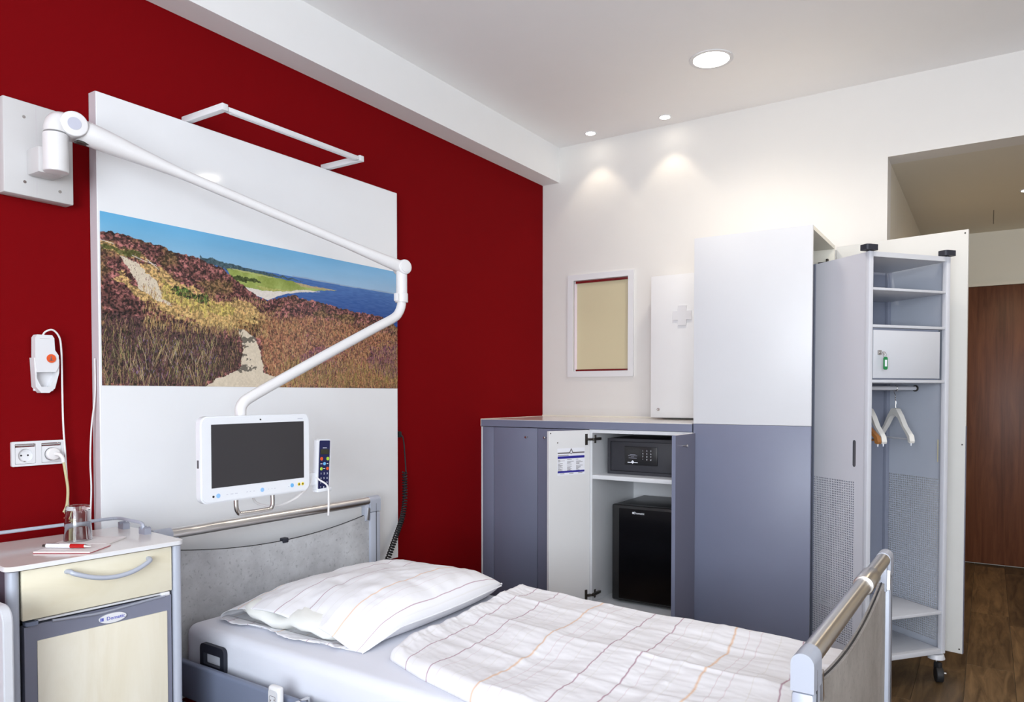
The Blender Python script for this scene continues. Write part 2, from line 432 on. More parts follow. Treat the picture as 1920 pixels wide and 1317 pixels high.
struct('wall_entry_right', B().box(3.5, 3.62, T, 2.5, -.1, 2.5), 'entry_paint', 'beige far side wall of the entry recess')
struct('wall_entry_back', B().box(2.055, 3.5, 2.345, 2.5, -.1, 2.5), 'entry_paint', 'beige wall above the walnut door')
struct('trim_1', B().box(0, .126, YF, 0, 2.67, CH), 'bright_wall', 'white ceiling beam along the top of the red wall')
struct('trim_2', B().box(2.514, 2.5175, 1.588, 2.057, 2.499, 2.4998), 'seam_dark', 'short dark seam in the entry ceiling')
d1 = struct('door_1', B().box(2.10, 3.10, 2.305, 2.344, .012, 2.09, .002), 'door_walnut', 'tall flat walnut brown door at the end of the entry')
struct('door_frame', B().box(2.07, 2.10, 2.30, 2.345, 0, 2.105).box(3.10, 3.13, 2.30, 2.345, 0, 2.105).box(2.07, 3.13, 2.30, 2.345, 2.092, 2.12), 'entry_paint', '', d1)
hb = B().cyl((3.04, 2.303, 1.05), (3.04, 2.25, 1.05), .009); hb.cyl((3.04, 2.255, 1.05), (2.92, 2.255, 1.05), .009); hb.cyl((3.04, 2.305, 1.05), (3.04, 2.298, 1.05), .025)
struct('door_handle', hb, 'steel', '', d1)
w2 = struct('window_2', B().box(1.7, 4.25, YF - .10, YF - .06, .65, .71).box(1.7, 4.25, YF - .10, YF - .06, 2.49, 2.55).box(1.7, 1.76, YF - .10, YF - .06, .71, 2.49).box(4.19, 4.25, YF - .10, YF - .06, .71, 2.49).box(2.95, 3.01, YF - .10, YF - .06, .71, 2.49), 'window_frame_white', 'wide white framed window behind the viewpoint')
struct('window_sill', B().box(1.65, 4.30, YF - .06, YF + .12, .62, .65, .004), 'window_frame_white', '', w2)
# inner window in the end wall
w1 = struct('window_1', B().prism([(.196, 1.394), (.658, 1.394), (.658, 2.055), (.196, 2.055)], -.014, 0, 'xz', [[(.236, 1.432), (.236, 2.018), (.622, 2.018), (.622, 1.432)]]), 'satin_white', 'small white framed window with a frosted beige pane', loc=(.43, 0, 1.72))
def wpart(name, b_, m_): return link(name, finish(b_, name, (.43, 0, 1.72)), m_, w1)
wpart('pane', B().box(.25, .61, .018, .024, 1.44, 2.01), 'pane_beige')
wpart('backing', B().box(.212, .642, .10, .12, 1.41, 2.04), 'entry_paint')
wpart('inner_strip', B().box(.236, .622, .004, .012, 2.000, 2.018), 'polished_strip')
wpart('inner_strip', B().box(.236, .622, .004, .012, 1.432, 1.444), 'polished_strip')
sb = B(); sb.prism([(.236, .004), (.252, .022), (.236, .022)], 1.444, 2.0, 'xy'); wpart('side_reveal', sb, 'pink_reveal')
sb = B(); sb.prism([(.622, .004), (.622, .022), (.608, .022)], 1.444, 2.0, 'xy'); wpart('side_reveal', sb, 'pink_reveal')

# floor with separate boards
fl = struct('floor', B().box(-T, XR + T, YF - T, 2.5, -.12, -.006), 'seam_dark', 'dark brown oak plank floor')
PWID = .187; plank_me = {}
rg = random.Random(3); x = 0.0
cnt = 0
while x < XR:
    w = min(PWID, XR - x); y = YF - rg.random() * 1.1
    while y < 2.35:
        ln = rg.choice((1.0, 1.2, 1.4)); y1 = min(y + ln, 2.35); y0 = max(y, YF)
        if x + w < 2.0 or x > 3.5: y1 = min(y1, 0)
        if y1 - y0 > .05:
            key = (round(w, 3), round(y1 - y0, 3))
            if key not in plank_me:
                me = finish(B().box(.0008, w - .0008, .0008, y1 - y0 - .0008, -.006, 0, .0008, 1), 'plank', None, False); me.materials.append(MATS['floor_oak']); plank_me[key] = me
            o = bpy.data.objects.new('plank', plank_me[key]); COL.objects.link(o); o.location = (x, y0, 0); o.parent = fl; cnt += 1
        y += ln
        if (x + w < 2.0 or x > 3.5) and y > 0: break
    x += PWID

# ------------------------------------------------------------------ ceiling lights
def downlight(name, label, x, y, z, r, power, size, blend, col, group, rad=.05):
    t = thing(name, label, 'ceiling light', (x, y, z), group=group)
    part('trim_ring', B().prism(ellipse(x, y, r * 1.22, r * 1.22, 36), z - .004, z, 'xy', [ellipse(x, y, r, r, 36)[::-1]]), 'satin_white', t)
    part('lens', B().cyl((x, y, z - .003), (x, y, z - .0005), r, seg=36), 'lamp_glow', t)
    l = bpy.data.lights.new(name + '_bulb', 'SPOT'); l.energy = power; l.spot_size = R(size); l.spot_blend = blend; l.color = col; l.shadow_soft_size = rad
    o = bpy.data.objects.new('bulb', l); COL.objects.link(o); o.parent = t; o.location = (0, 0, -.012)
    return t
WARM = (1, .86, .66)
downlight('ceiling_downlight', 'large round recessed downlight in the ceiling', 1.363, -.71, CH, .085, 30, 150, .9, (1, .91, .78), 'large ceiling downlights', .08)
downlight('ceiling_downlight', 'large round downlight above the wardrobe side, just beyond the frame', 2.47, -.86, CH, .085, 30, 150, .9, (1, .91, .78), 'large ceiling downlights', .08)
downlight('ceiling_spotlight', 'small recessed spotlight nearest the red wall', .423, -.135, CH, .030, 2.6, 84, .45, WARM, 'small ceiling spotlights', .02)
downlight('ceiling_spotlight', 'small recessed spotlight second from the red wall', .905, -.135, CH, .030, 2.6, 84, .45, WARM, 'small ceiling spotlights', .02)
downlight('ceiling_spotlight', 'small warm spotlight in the entry ceiling', 2.685, 1.133, 2.5, .035, 32, 150, .7, (1, .77, .48), 'small ceiling spotlights', .03)

# ------------------------------------------------------------------ panel with landscape print
PX = .045
wp = thing('wall_panel', 'tall glossy white wall panel carrying a landscape print behind the bed', 'wall panel', (0, -2.2, .47))
part('board', B().box(.002, PX, -2.937, -1.484, .468, 2.275, .002, 1), 'gloss_white_laminate', wp)
part('edge_band', B().box(.002, PX - .002, -2.9385, -2.937, .468, 2.275), 'panel_edge', wp)
def paint():
    Wd, H = 900, 356
    sx = np.linspace(0, 1, Wd)[None, :].repeat(H, 0); ty = np.linspace(0, 1, H)[:, None].repeat(Wd, 1)
    img = np.zeros((H, Wd, 3))
    c = lambda *a: np.array(a, float) / 255
    # sky
    f = np.clip(ty / .2, 0, 1)[..., None]; img[:] = c(96, 172, 216) * (1 - f) + c(140, 186, 214) * f
    img += ((fbm(Wd, H, 5, 7, 3)[..., None] - .5) * .06); img[..., 0] += .07 * sx; img[..., 1] += .00 * sx
    def curve(pts):
        P = np.array(pts); return np.interp(np.linspace(0, 1, Wd), P[:, 0], P[:, 1])[None, :].repeat(H, 0)
    def poly(pts, jit=0., seed=0):
        P = np.array(pts); X_, Y_ = sx, ty
        if jit:
            X_ = sx + (fbm(Wd, H, 60, 40, seed) - .5) * jit; Y_ = ty + (fbm(Wd, H, 60, 40, seed + 9) - .5) * jit * 2.5
        ins = np.zeros_like(sx, bool); n = len(P); j = n - 1
        for i in range(n):
            xi, yi = P[i]; xj, yj = P[j]
            ins ^= ((yi > Y_) != (yj > Y_)) & (X_ < (xj - xi) * (Y_ - yi) / (yj - yi + 1e-12) + xi); j = i
        return ins
    n1 = fbm(Wd, H, 70, 34, 11, 5); n2 = fbm(Wd, H, 220, 100, 21, 3); n3 = fbm(Wd, H, 18, 9, 31, 5); n4 = vnoise(Wd, H, 700, 300, 41)
    # far coast and sea
    hz = curve([(0, .17), (.42, .187), (.56, .19), (.76, .195), (1, .192)])
    m = (ty > hz - .012 * np.clip(fbm(Wd, H, 30, 1, 5) * 1.6, 0, 1)) & (ty <= hz) & (sx > .55); img[m] = c(142, 166, 192)
    m = (ty > hz) & (sx > .2); d = np.clip((ty - hz) / .25, 0, 1)[..., None]
    sea = c(66, 108, 170) * (1 - d) + c(34, 72, 138) * d + ((vnoise(Wd, H, 60, 150, 8) - .5) * .07)[..., None]; img[m] = sea[m]
    m = poly([(.25, .16), (.30, .165), (.36, .180), (.42, .188), (.52, .200), (.60, .212), (.42, .216), (.34, .215), (.25, .20)], .012, 3); img[m] = (c(62, 84, 92) + (n2[..., None] - .5) * .25)[m]
    # fields, spit, beach
    m = poly([(.33, .208), (.41, .207), (.56, .226), (.62, .24), (.72, .240), (.65, .262), (.577, .29), (.517, .318), (.47, .37), (.40, .35), (.34, .26)], .006, 4)
    fld = c(152, 166, 88) + (n3[..., None] - .5) * .35 + (n2[..., None] - .5) * .08; img[m] = fld[m]
    m = poly([(.555, .226), (.62, .236), (.722, .239), (.66, .254), (.58, .25)], .004, 5); img[m] = (c(176, 158, 116) + (n2[..., None] - .5) * .15)[m]
    m = poly([(.34, .205), (.44, .214), (.50, .222), (.45, .222), (.36, .213)], .006, 5); img[m] = (c(176, 176, 120))[None]
    m = poly([(.345, .245), (.39, .243), (.435, .26), (.44, .28), (.40, .285), (.36, .275)], .02, 6); img[m] = (c(62, 74, 34) + (n2[..., None] - .5) * .3)[m]
    m = poly([(.385, .315), (.444, .325), (.517, .309), (.589, .273), (.665, .272), (.577, .295), (.517, .33), (.482, .366), (.463, .385), (.416, .36)], .004, 7); img[m] = (c(218, 210, 200) + (n2[..., None] - .5) * .1)[m]
    m = poly([(.42, .30), (.52, .296), (.58, .276), (.52, .305), (.45, .322)], .01, 7); img[m] = (c(170, 168, 96) + (n2[..., None] - .5) * .2)[m]
    # heath
    hill = curve([(0, .113), (.035, .109), (.073, .114), (.105, .131), (.155, .144), (.176, .166), (.202, .168), (.239, .171), (.266, .187), (.314, .212), (.339, .247), (.364, .283), (.395, .329), (.416, .356), (.46, .387), (.517, .351), (.549, .32), (.583, .345), (.652, .344), (.718, .371), (.802, .387), (.891, .395), (.938, .405), (1, .475)])
    hill = hill + (vnoise(Wd, 1, 150, 1, 77) - .5) * .016
    g = ty > hill
    a = np.clip((n1 - .35) * 3.2, 0, 1)[..., None]; bb = np.clip((n2 - .36) * 3.4, 0, 1)[..., None]
    heath = (c(80, 50, 46) * (1 - a) + c(142, 90, 86) * a) * (.45 + .95 * bb) + (n4[..., None] - .5) * .12
    ol = np.clip((n3 - .56) * 7, 0, 1)[..., None]; heath = heath * (1 - .6 * ol) + (c(120, 104, 56) * (.6 + .6 * bb)) * .6 * ol
    img[g] = heath[g]
    tan = (c(198, 166, 104) * (.70 + .5 * bb)) + (n4[..., None] - .5) * .16
    def blend(mask, colr, soft=1.):
        img[mask] = (img * (1 - soft) + colr * soft)[mask]
    blend(poly([(0, .155), (.05, .19), (.10, .215), (.12, .25), (.05, .235), (0, .20)], .03, 51) & g, tan, .75)
    blend(poly([(.0, .19), (.04, .20), (.1, .205), (.09, .235), (.03, .225), (0, .215)], .03, 52) & g, c(78, 84, 40) + (n2[..., None] - .5) * .35, .9)
    blend(poly([(.09, .26), (.16, .30), (.22, .37), (.30, .44), (.40, .42), (.44, .50), (.40, .60), (.36, .62), (.30, .60), (.22, .58), (.15, .53), (.08, .46), (.03, .37), (.05, .33), (.08, .40), (.10, .36)], .04, 53), tan, .85)
    blend(poly([(.145, .36), (.20, .41), (.29, .455), (.36, .45), (.34, .53), (.25, .52), (.18, .50), (.15, .46)], .04, 54), c(186, 170, 88) * (.7 + .45 * bb), .8)
    blend(poly([(.44, .50), (.60, .47), (.80, .50), (1, .55), (1, 1), (.49, 1), (.45, .85), (.435, .70)], .05, 55), c(164, 112, 78) * (.55 + .6 * bb) + (n4[..., None] - .5) * .18, .8)
    blend(poly([(.56, .78), (.62, .70), (.75, .66), (.74, .74), (.62, .86)], .06, 56), c(122, 66, 96) * (.6 + .6 * bb), .75)
    blend(poly([(.86, .68), (1, .60), (1, .90), (.92, .90), (.86, .80)], .06, 57), c(104, 62, 88) * (.5 + .7 * bb), .8)
    dark = c(66, 44, 44) * (.45 + .9 * bb) + (n4[..., None] - .5) * .2
    blend(poly([(0, .56), (.10, .58), (.22, .62), (.33, .66), (.375, .74), (.37, .86), (.33, .91), (.26, 1), (0, 1)], .06, 58), dark, .82)
    blend(poly([(.02, .44), (.10, .50), (.15, .56), (.05, .58), (0, .54)], .05, 59), heath * .8, .8)
    blend(poly([(.36, .55), (.42, .56), (.44, .62), (.41, .66), (.37, .60)], .04, 60), c(96, 66, 42) * (.5 + .8 * bb), .8)
    m = poly([(.171, .397), (.202, .372), (.228, .39), (.265, .4), (.284, .438), (.265, .464), (.228, .442), (.192, .427)], .03, 61); img[m] = (c(58, 78, 32) * (.4 + 1.1 * bb) + (n4[..., None] - .5) * .1)[m]
    # sand path
    sand = c(212, 198, 176) + (n2[..., None] - .5) * .12
    m = poly([(.047, .233), (.065, .25), (.088, .27), (.104, .309), (.133, .359), (.145, .435), (.149, .464), (.175, .493), (.145, .488), (.112, .445), (.088, .413), (.08, .366), (.068, .312), (.053, .259)], .012, 62); img[m] = sand[m]
    m = poly([(.358, .601), (.394, .622), (.42, .663), (.431, .719), (.439, .798), (.447, .89), (.492, .94), (.47, 1.01), (.263, 1.01), (.292, .955), (.346, .908), (.37, .861), (.378, .748), (.378, .692)], .012, 63); img[m] = sand[m]
    sh = m & (np.sin(ty * 70 + 9 * n1 + sx * 30) > .45) & (sx < .392 + .028 * n3 + .02 * np.sin(ty * 31)) & (ty < .93); img[sh] = img[sh] * .5
    rs = np.random.RandomState(5)
    def strokes(n, s0, s1, t0, t1, cols, ln, lean=.25, lim=None):
        for _ in range(n):
            s = rs.uniform(s0, s1); t = rs.uniform(t0, t1); X0, Y0 = s * Wd, t * H
            if lim is not None and lim[min(int(Y0), H - 1), min(int(X0), Wd - 1)]: continue
            l = int(rs.uniform(.5, 1) * ln * (.35 + t)); k = np.arange(max(l, 2)); le = rs.uniform(-lean, lean)
            xs = np.clip((X0 + le * k + .004 * k * k * le).astype(int), 0, Wd - 1); ys = np.clip((Y0 - k).astype(int), 0, H - 1)
            ok = ys > (hill[0, xs] * H); cc = np.array(cols[rs.randint(len(cols))]) / 255. * rs.uniform(.75, 1.15)
            img[ys[ok], xs[ok]] = img[ys[ok], xs[ok]] * .3 + cc * .7
    strokes(4600, 0, .40, .62, 1.02, [(176, 146, 100), (92, 70, 58), (52, 44, 34), (120, 80, 84), (70, 76, 40), (60, 44, 40), (96, 62, 76), (40, 34, 28)], 17, .5, m)
    strokes(200, 0, .30, .72, 1.02, [(206, 186, 140), (150, 150, 90), (190, 160, 110)], 30, .5, m)
    strokes(160, .05, .30, .70, .95, [(140, 124, 170), (150, 110, 160)], 6, .4, m)
    strokes(5200, .44, 1., .48, 1.02, [(214, 178, 122), (200, 158, 104), (172, 112, 76), (132, 74, 66), (206, 172, 120), (108, 60, 60), (150, 100, 70)], 15, .4, m)
    strokes(700, .50, 1., .82, 1.03, [(140, 130, 60), (178, 156, 90), (120, 104, 60)], 24, .35, m)
    strokes(500, .58, 1., .60, .9, [(128, 70, 104), (100, 56, 84), (150, 92, 122)], 8, .4, m)
    strokes(1500, .10, .46, .40, .66, [(206, 174, 110), (190, 150, 90), (222, 196, 130), (150, 110, 70)], 13, .25, m)
    strokes(1300, 0, .46, .16, .50, [(112, 56, 66), (70, 38, 42), (140, 80, 84), (92, 48, 58)], 7, .4, m)
    strokes(500, .46, 1., .36, .56, [(128, 66, 76), (96, 50, 60), (150, 88, 90), (176, 120, 90)], 9, .3, m)
    # drift wood, foreground sand flecks
    for (s0, t0, s1, t1) in ((.075, .225, .10, .245), (.10, .245, .135, .262), (.11, .235, .125, .262), (.12, .25, .14, .285), (0, .165, .03, .175)):
        k = np.linspace(0, 1, 30); img[np.clip(((t0 + (t1 - t0) * k) * H).astype(int), 0, H - 1), np.clip(((s0 + (s1 - s0) * k) * Wd).astype(int), 0, Wd - 1)] = c(226, 216, 206)
    img = np.clip(img, 0, 1)
    lin = np.where(img <= .04045, img / 12.92, ((img + .055) / 1.055) ** 2.4)
    return Wd, H, lin
Wd, H, lin = paint()
y = np.linspace(-2.930, -1.486, Wd); z = np.linspace(1.886, 1.311, H); Yg, Zg = np.meshgrid(y, z)
V = np.stack([np.full(Yg.size, PX + .0012), Yg.ravel() + 2.2, Zg.ravel() - .47], 1)
# rows run downwards, so flip the winding towards the room
V = V.reshape(H, Wd, 3)[::-1].reshape(-1, 3)
me = grid_mesh('landscape_print', V, Wd, H); ca = me.color_attributes.new('ink', 'FLOAT_COLOR', 'POINT')
ca.data.foreach_set('color', np.concatenate([lin[::-1].reshape(-1, 3), np.ones((Wd * H, 1))], 1).astype(np.float32).ravel())
o = link('landscape_print', me, 'landscape_ink', wp); o['label'] = 'printed coastal heath landscape with a sandy path and blue sea'

# reading lamp on top of the panel
t = thing('panel_lamp', 'slim white rectangular lamp bracket standing out over the wall panel', 'lamp', (PX, -2.26, 2.276))
for ya, yb in ((-2.612, -2.588), (-1.945, -1.921)):
    part('bracket_arm', B().box(.01, .252, ya, yb, 2.2765, 2.300, .002), 'satin_white', t)
o = part('light_bar', B().box(.228, .250, -2.585, -1.948, 2.278, 2.294, .002), 'satin_white', t)
part('diffuser', B().box(.2305, .2475, -2.57, -1.965, 2.2765, 2.2785), 'lamp_lens', o)

# ------------------------------------------------------------------ swivel arm
t = thing('swivel_arm', 'white jointed wall arm carrying the bedside screen', 'monitor arm', (.0, -3.11, 1.885))
mb = part('mount_box', B().box(.001, .05, -3.211, -3.013, 1.884, 2.168, .004), 'arm_box', t)
for yy, zz in ((-3.155, 2.12), (-3.155, 1.925), (-3.055, 1.918)):
    part('screw', B().cyl((.049, yy, zz), (.052, yy, zz), .0045, seg=12), 'steel', mb)
part('seam', B().box(.0498, .0503, -3.1210, -3.1202, 1.885, 2.167), 'panel_edge', mb)
part('pivot_bracket', B().box(.05, .125, -3.15, -3.075, 1.945, 2.025, .008), 'arm_box', t)
part('pivot_column', B().cyl((.15, -3.112, 1.947), (.15, -3.112, 2.062), .034, bev=.004), 'arm_white', t)
part('elbow_cover', B().tube(spline([(.15, -3.112, 2.064), (.149, -3.111, 2.078), (.145, -3.103, 2.096), (.141, -3.090, 2.103), (.138, -3.066, 2.099)], 6), .0325, 20), 'arm_white', t)
J0 = Vector((.150, -3.064, 2.096)); E = Vector((.50, -1.960, 1.797)); dv = (E - J0)
rad = [(0, .026), (.012, .034), (.03, .0368), (.06, .0362), (.10, .0325), (.15, .0275), (.20, .0225), (.245, .0186), (.28, .0170), (.5, .0166), (.79, .0170), (.80, .0178), (.88, .0205), (.95, .0235), (.985, .0245), (1, .020)]
part('upper_arm', B().tube([J0 + dv * a for a, r_ in rad], [r_ for a, r_ in rad], 22), 'arm_white', t)
side = Vector((dv.y, -dv.x, 0)).normalized()
part('joint_disc', B().cyl(J0 - side * .030, J0 + side * .043, .0375, seg=32, bev=.004), 'arm_white', t)
part('cap', B().cyl(J0 + side * .042, J0 + side * .0442, .0185, seg=28), 'lilac_cap', t)
part('cable_clip', B().box(.150, .175, -3.060, -3.020, 2.049, 2.056, .002), 'dark_metal', t)
part('end_joint', B().cyl(E - side * .030, E + side * .028, .0300, seg=32, bev=.006), 'arm_white', t)
part('joint_cap', B().cyl(E + side * .027, E + side * .031, .0215, seg=28, bev=.001), 'arm_white', t)
part('drop_column', B().cyl((.50, -1.964, 1.79), (.50, -1.964, 1.665), .0225, bev=.002), 'arm_white', t)
part('collar', B().cyl((.50, -1.965, 1.692), (.50, -1.965, 1.655), .0262, bev=.002).box(.49, .51, -2.000, -1.985, 1.658, 1.690, .002), 'arm_white', t)
part('lower_arm', B().tube(spline([(.5, -1.966, 1.671), (.5, -1.966, 1.645), (.499, -1.980, 1.614), (.498, -2.012, 1.587), (.494, -2.122, 1.536), (.48, -2.384, 1.411), (.467, -2.594, 1.308), (.462, -2.669, 1.270), (.461, -2.693, 1.253), (.460, -2.702, 1.236), (.460, -2.703, 1.215), (.460, -2.703, 1.14)], 6), .0182, 18), 'arm_white', t)

# ------------------------------------------------------------------ bedside screen
TX = .50
t = thing('bedside_screen', 'white framed patient screen on the swivel arm, its display dark', 'screen', (TX, -2.66, .945))
def taper(y): return 0
body = B().prism(rrect(-2.878, -2.452, .944, 1.213, .024, 6), TX - .020, TX, 'yz'); part('body', body, 'tv_white', t)
part('bezel_rim', B().prism(rrect(-2.874, -2.456, .948, 1.209, .022, 6), TX, TX + .004, 'yz'), 'tv_white', t)
part('display', B().box(TX + .003, TX + .0048, -2.842, -2.480, .985 + .006, 1.188), 'screen_black', t)
part('rear_housing', B().box(TX - .034, TX - .020, -2.80, -2.53, .985, 1.12, .006), 'tv_white', t)
def disc(parent, name, yy, zz, r_, m_, xx, h=.002): return part(name, B().cyl((xx, yy, zz), (xx + h, yy, zz), r_, seg=20), m_, parent)
FX = TX + .004
for yy, zz, r_, m_ in ((-2.819, .966, .007, 'pale_blue_button'), (-2.655, .967, .007, 'pale_blue_button'), (-2.532, .969, .007, 'sky_button'), (-2.502, .970, .0055, 'yellow_button'), (-2.486, .970, .0055, 'yellow_button')):
    disc(t, 'button', yy, zz, r_, m_, FX, .0012)
for yy in (-2.502, -2.486): disc(t, 'button_icon', yy, .970, .0025, 'black_plastic', FX + .001, .0008)
disc(t, 'sensor', -2.836, .965, .0035, 'black_plastic', FX, .001)
disc(t, 'camera_lens', -2.660, 1.199, .0028, 'black_plastic', FX, .001)
for y0, w_ in ((-2.790, .006), (-2.775, .010), (-2.759, .010), (-2.716, .005), (-2.703, .004), (-2.690, .006), (-2.632, .004), (-2.618, .004), (-2.607, .006), (-2.548, .004)):
    part('control_mark', B().box(FX, FX + .0006, y0, y0 + w_, .9658, .9672), 'lilac_cap', t)
part('maker_mark', B().box(FX, FX + .0006, -2.506, -2.484, 1.1965, 1.1985), 'lilac_cap', t)
part('handle', B().tube(spline([(.485, -2.742, .96), (.487, -2.742, .918), (.488, -2.735, .902), (.488, -2.72, .897), (.488, -2.62, .897), (.488, -2.606, .902), (.487, -2.600, .918), (.485, -2.600, .96)], 5), .0075, 12), 'steel', t)
part('side_slot', B().box(TX - .014, TX - .006, -2.8788, -2.877, 1.055, 1.08), 'slot_dark', t)

# telephone handset in its cradle on the side of the screen
t = thing('telephone_handset', 'slim white handset with a navy keypad beside the screen', 'telephone', (.48, -2.37, .935))
Mh = Matrix.Translation((.486, -2.371, 1.026)) @ Matrix.Rotation(R(-3.0), 4, 'X') @ Matrix.Rotation(R(3), 4, 'Z')
hb = B().prism(rrect(-.0315, .0315, -.093, .093, .008), -.022, 0, 'yz').xf(Mh); part('shell', hb, 'tv_white', t)
f = part('face_plate', B().prism(rrect(-.026, .026, -.087, .088, .004), 0, .0012, 'yz').xf(Mh), 'navy_face', t)
part('lcd_window', B().box(.001, .002, -.021, .021, .038, .056).xf(Mh), 'lcd_olive', f)
for yy, zz, r_, m_ in ((-.0145, .022, .0065, 'orange_button'), (.0165, .022, .0065, 'lime_button'), (.0005, .004, .006, 'sky_button'), (-.0145, -.014, .0058, 'lime_button'), (.0165, -.014, .0058, 'orange_button')):
    part('key', B().cyl((.001, yy, zz), (.0028, yy, zz), r_, seg=18).xf(Mh), m_, f)
kp = B()
for r_, row in enumerate(('123', '456', '789', '*0#')):
    for c_, ch in enumerate(row):
        add(kp, text_b(ch, .0095, Mh @ axes((.0014, -.0145 + .0155 * c_, -.032 - .0165 * r_), (0, 1, 0), (0, 0, 1))))
part('keypad_digits', kp, 'print_white', f)
for q_ in ((-.019, -.010, .003, .0048), (.012, .020, .003, .0048), (-.004, .005, -.015, -.013), (-.010, .010, .060, .0622)):
    part('key_legend', B().box(.0012, .0016, *q_, M=Mh), 'print_white', f)
part('cradle', B().box(.455, .478, -2.452, -2.372, .955, 1.0, .004).box(.462, .49, -2.405, -2.336, .928, .942, .004), 'tv_white', t)
single('handset_cable', B().tube(spline([(.47, -2.40, .985), (.50, -2.405, .975), (.512, -2.378, .950), (.512, -2.374, .90), (.508, -2.372, .845), (.503, -2.362, .90), (.495, -2.358, .93)], 8), .0032, 8), 'cable_white', 'short white cord looped below the telephone handset', 'cable', (.47, -2.40, .985))
single('screen_cable', B().tube(spline([(.44, -2.44, 1.02), (.47, -2.425, 1.0), (.475, -2.43, .96), (.46, -2.48, .915), (.44, -2.55, .895), (.42, -2.61, .91), (.42, -2.635, .95)], 8), .0042, 8), 'cable_white', 'white cord hanging in a curve under the screen', 'cable', (.44, -2.44, 1.02))

# ------------------------------------------------------------------ call handset, sockets, cords on the red wall
t = thing('nurse_call_handset', 'white nurse call handset with an orange button in a wall holder', 'call button', (.0, -3.095, 1.28))
part('holder', B().prism([(-3.128, 1.395), (-3.122, 1.395), (-3.120, 1.33), (-3.108, 1.305), (-3.082, 1.305), (-3.066, 1.34), (-3.06, 1.392), (-3.054, 1.392), (-3.055, 1.35), (-3.068, 1.30), (-3.085, 1.286), (-3.108, 1.286), (-3.124, 1.305)], .002, .03, 'yz').box(.001, .008, -3.12, -3.062, 1.292, 1.40, .002), 'satin_white', t)
h = part('handset_body', B().prism([(-3.125, 1.458), (-3.119, 1.467), (-3.076, 1.467), (-3.070, 1.458), (-3.068, 1.42), (-3.058, 1.405), (-3.056, 1.375), (-3.066, 1.352), (-3.122, 1.350), (-3.126, 1.40)], .009, .034, 'yz'), 'satin_white', t)
part('button', B().cyl((.034, -3.080, 1.394), (.0365, -3.080, 1.394), .0135, seg=28), 'orange_button', h)
part('button_icon', B().box(.0365, .0372, -3.083, -3.0795, 1.388, 1.396).cyl((.0365, -3.081, 1.399), (.0372, -3.081, 1.399), .002, seg=10).box(.0365, .0372, -3.087, -3.074, 1.3875, 1.389), 'print_grey', h)
part('print_line', B().box(.034, .0345, -3.112, -3.083, 1.4545, 1.4565), 'panel_edge', h)
single('call_cable', B().tube(spline([(.02, -3.098, 1.465), (.028, -3.092, 1.478), (.03, -3.072, 1.484), (.028, -3.052, 1.462), (.02, -3.043, 1.42), (.02, -3.042, 1.36), (.018, -3.04, 1.20), (.022, -3.037, 1.10), (.024, -3.034, 1.02), (.024, -3.03, .90), (.02, -3.028, .80), (.012, -3.03, .55)], 8), .0028, 8), 'cable_white', 'thin white cord running down from the nurse call handset', 'cable', (.02, -3.098, 1.465))
single('panel_cable', B().tube(spline([(.03, -2.9440, 1.40), (.03, -2.945, 1.28), (.028, -2.957, 1.17), (.026, -2.961, 1.06), (.026, -2.959, .97), (.022, -2.962, .85), (.012, -2.965, .60)], 8), .0026, 8), 'cable_white', 'thin white cord hanging along the edge of the wall panel', 'cable', (.03, -2.944, 1.40))
t = thing('wall_socket', 'white double power socket on the red wall', 'socket', (.0, -3.11, 1.06))
part('frame', B().prism(rrect(-3.185, -3.034, 1.059, 1.1355, .004), .001, .009, 'yz', [rrect(-3.176, -3.118, 1.066, 1.128, .002)[::-1], rrect(-3.101, -3.043, 1.066, 1.128, .002)[::-1]]), 'satin_white', t)
for yc in (-3.147, -3.072):
    ins = part('socket_insert', B().prism(rrect(yc - .028, yc + .028, 1.067, 1.118, .002), .001, .010, 'yz', [ellipse(yc, 1.092, .021, .021)[::-1]]), 'satin_white', t)
    part('socket_well', B().cyl((.0012, yc, 1.092), (.003, yc, 1.092), .021, seg=28), 'satin_white', ins)
    part('label_strip', B().box(.008, .0105, yc - .028, yc + .028, 1.121, 1.1265, .0005), 'polished_strip', ins)
    for dy in (-.0095, .0095): part('pin_hole', B().cyl((.003, yc + dy, 1.092), (.0036, yc + dy, 1.092), .0028, seg=12), 'black_plastic', ins)
    part('earth_clip', B().box(.003, .0045, yc - .003, yc + .003, 1.071, 1.0745), 'brushed_steel', ins)
t = thing('power_plug', 'translucent white plug with a beige spiral cord in the socket', 'plug', (.01, -3.068, 1.09))
part('plug_body', B().cyl((.0045, -3.070, 1.092), (.024, -3.070, 1.092), .0195, seg=28, bev=.003).tube(spline([(.022, -3.066, 1.092), (.036, -3.060, 1.09), (.042, -3.054, 1.078), (.042, -3.052, 1.066)], 6), .006, 10), 'cable_white', t)
part('spiral_cord', B().tube(spline([(.042, -3.052, 1.07), (.044, -3.047, 1.03), (.042, -3.040, .98), (.040, -3.042, .93), (.04, -3.052, .905)], 8), .0042, 8).tube(helix([(.042, -3.036, .902), (.042, -3.034, .76), (.03, -3.03, .60)], .0125, 18), .004, 7), 'cable_beige', t)

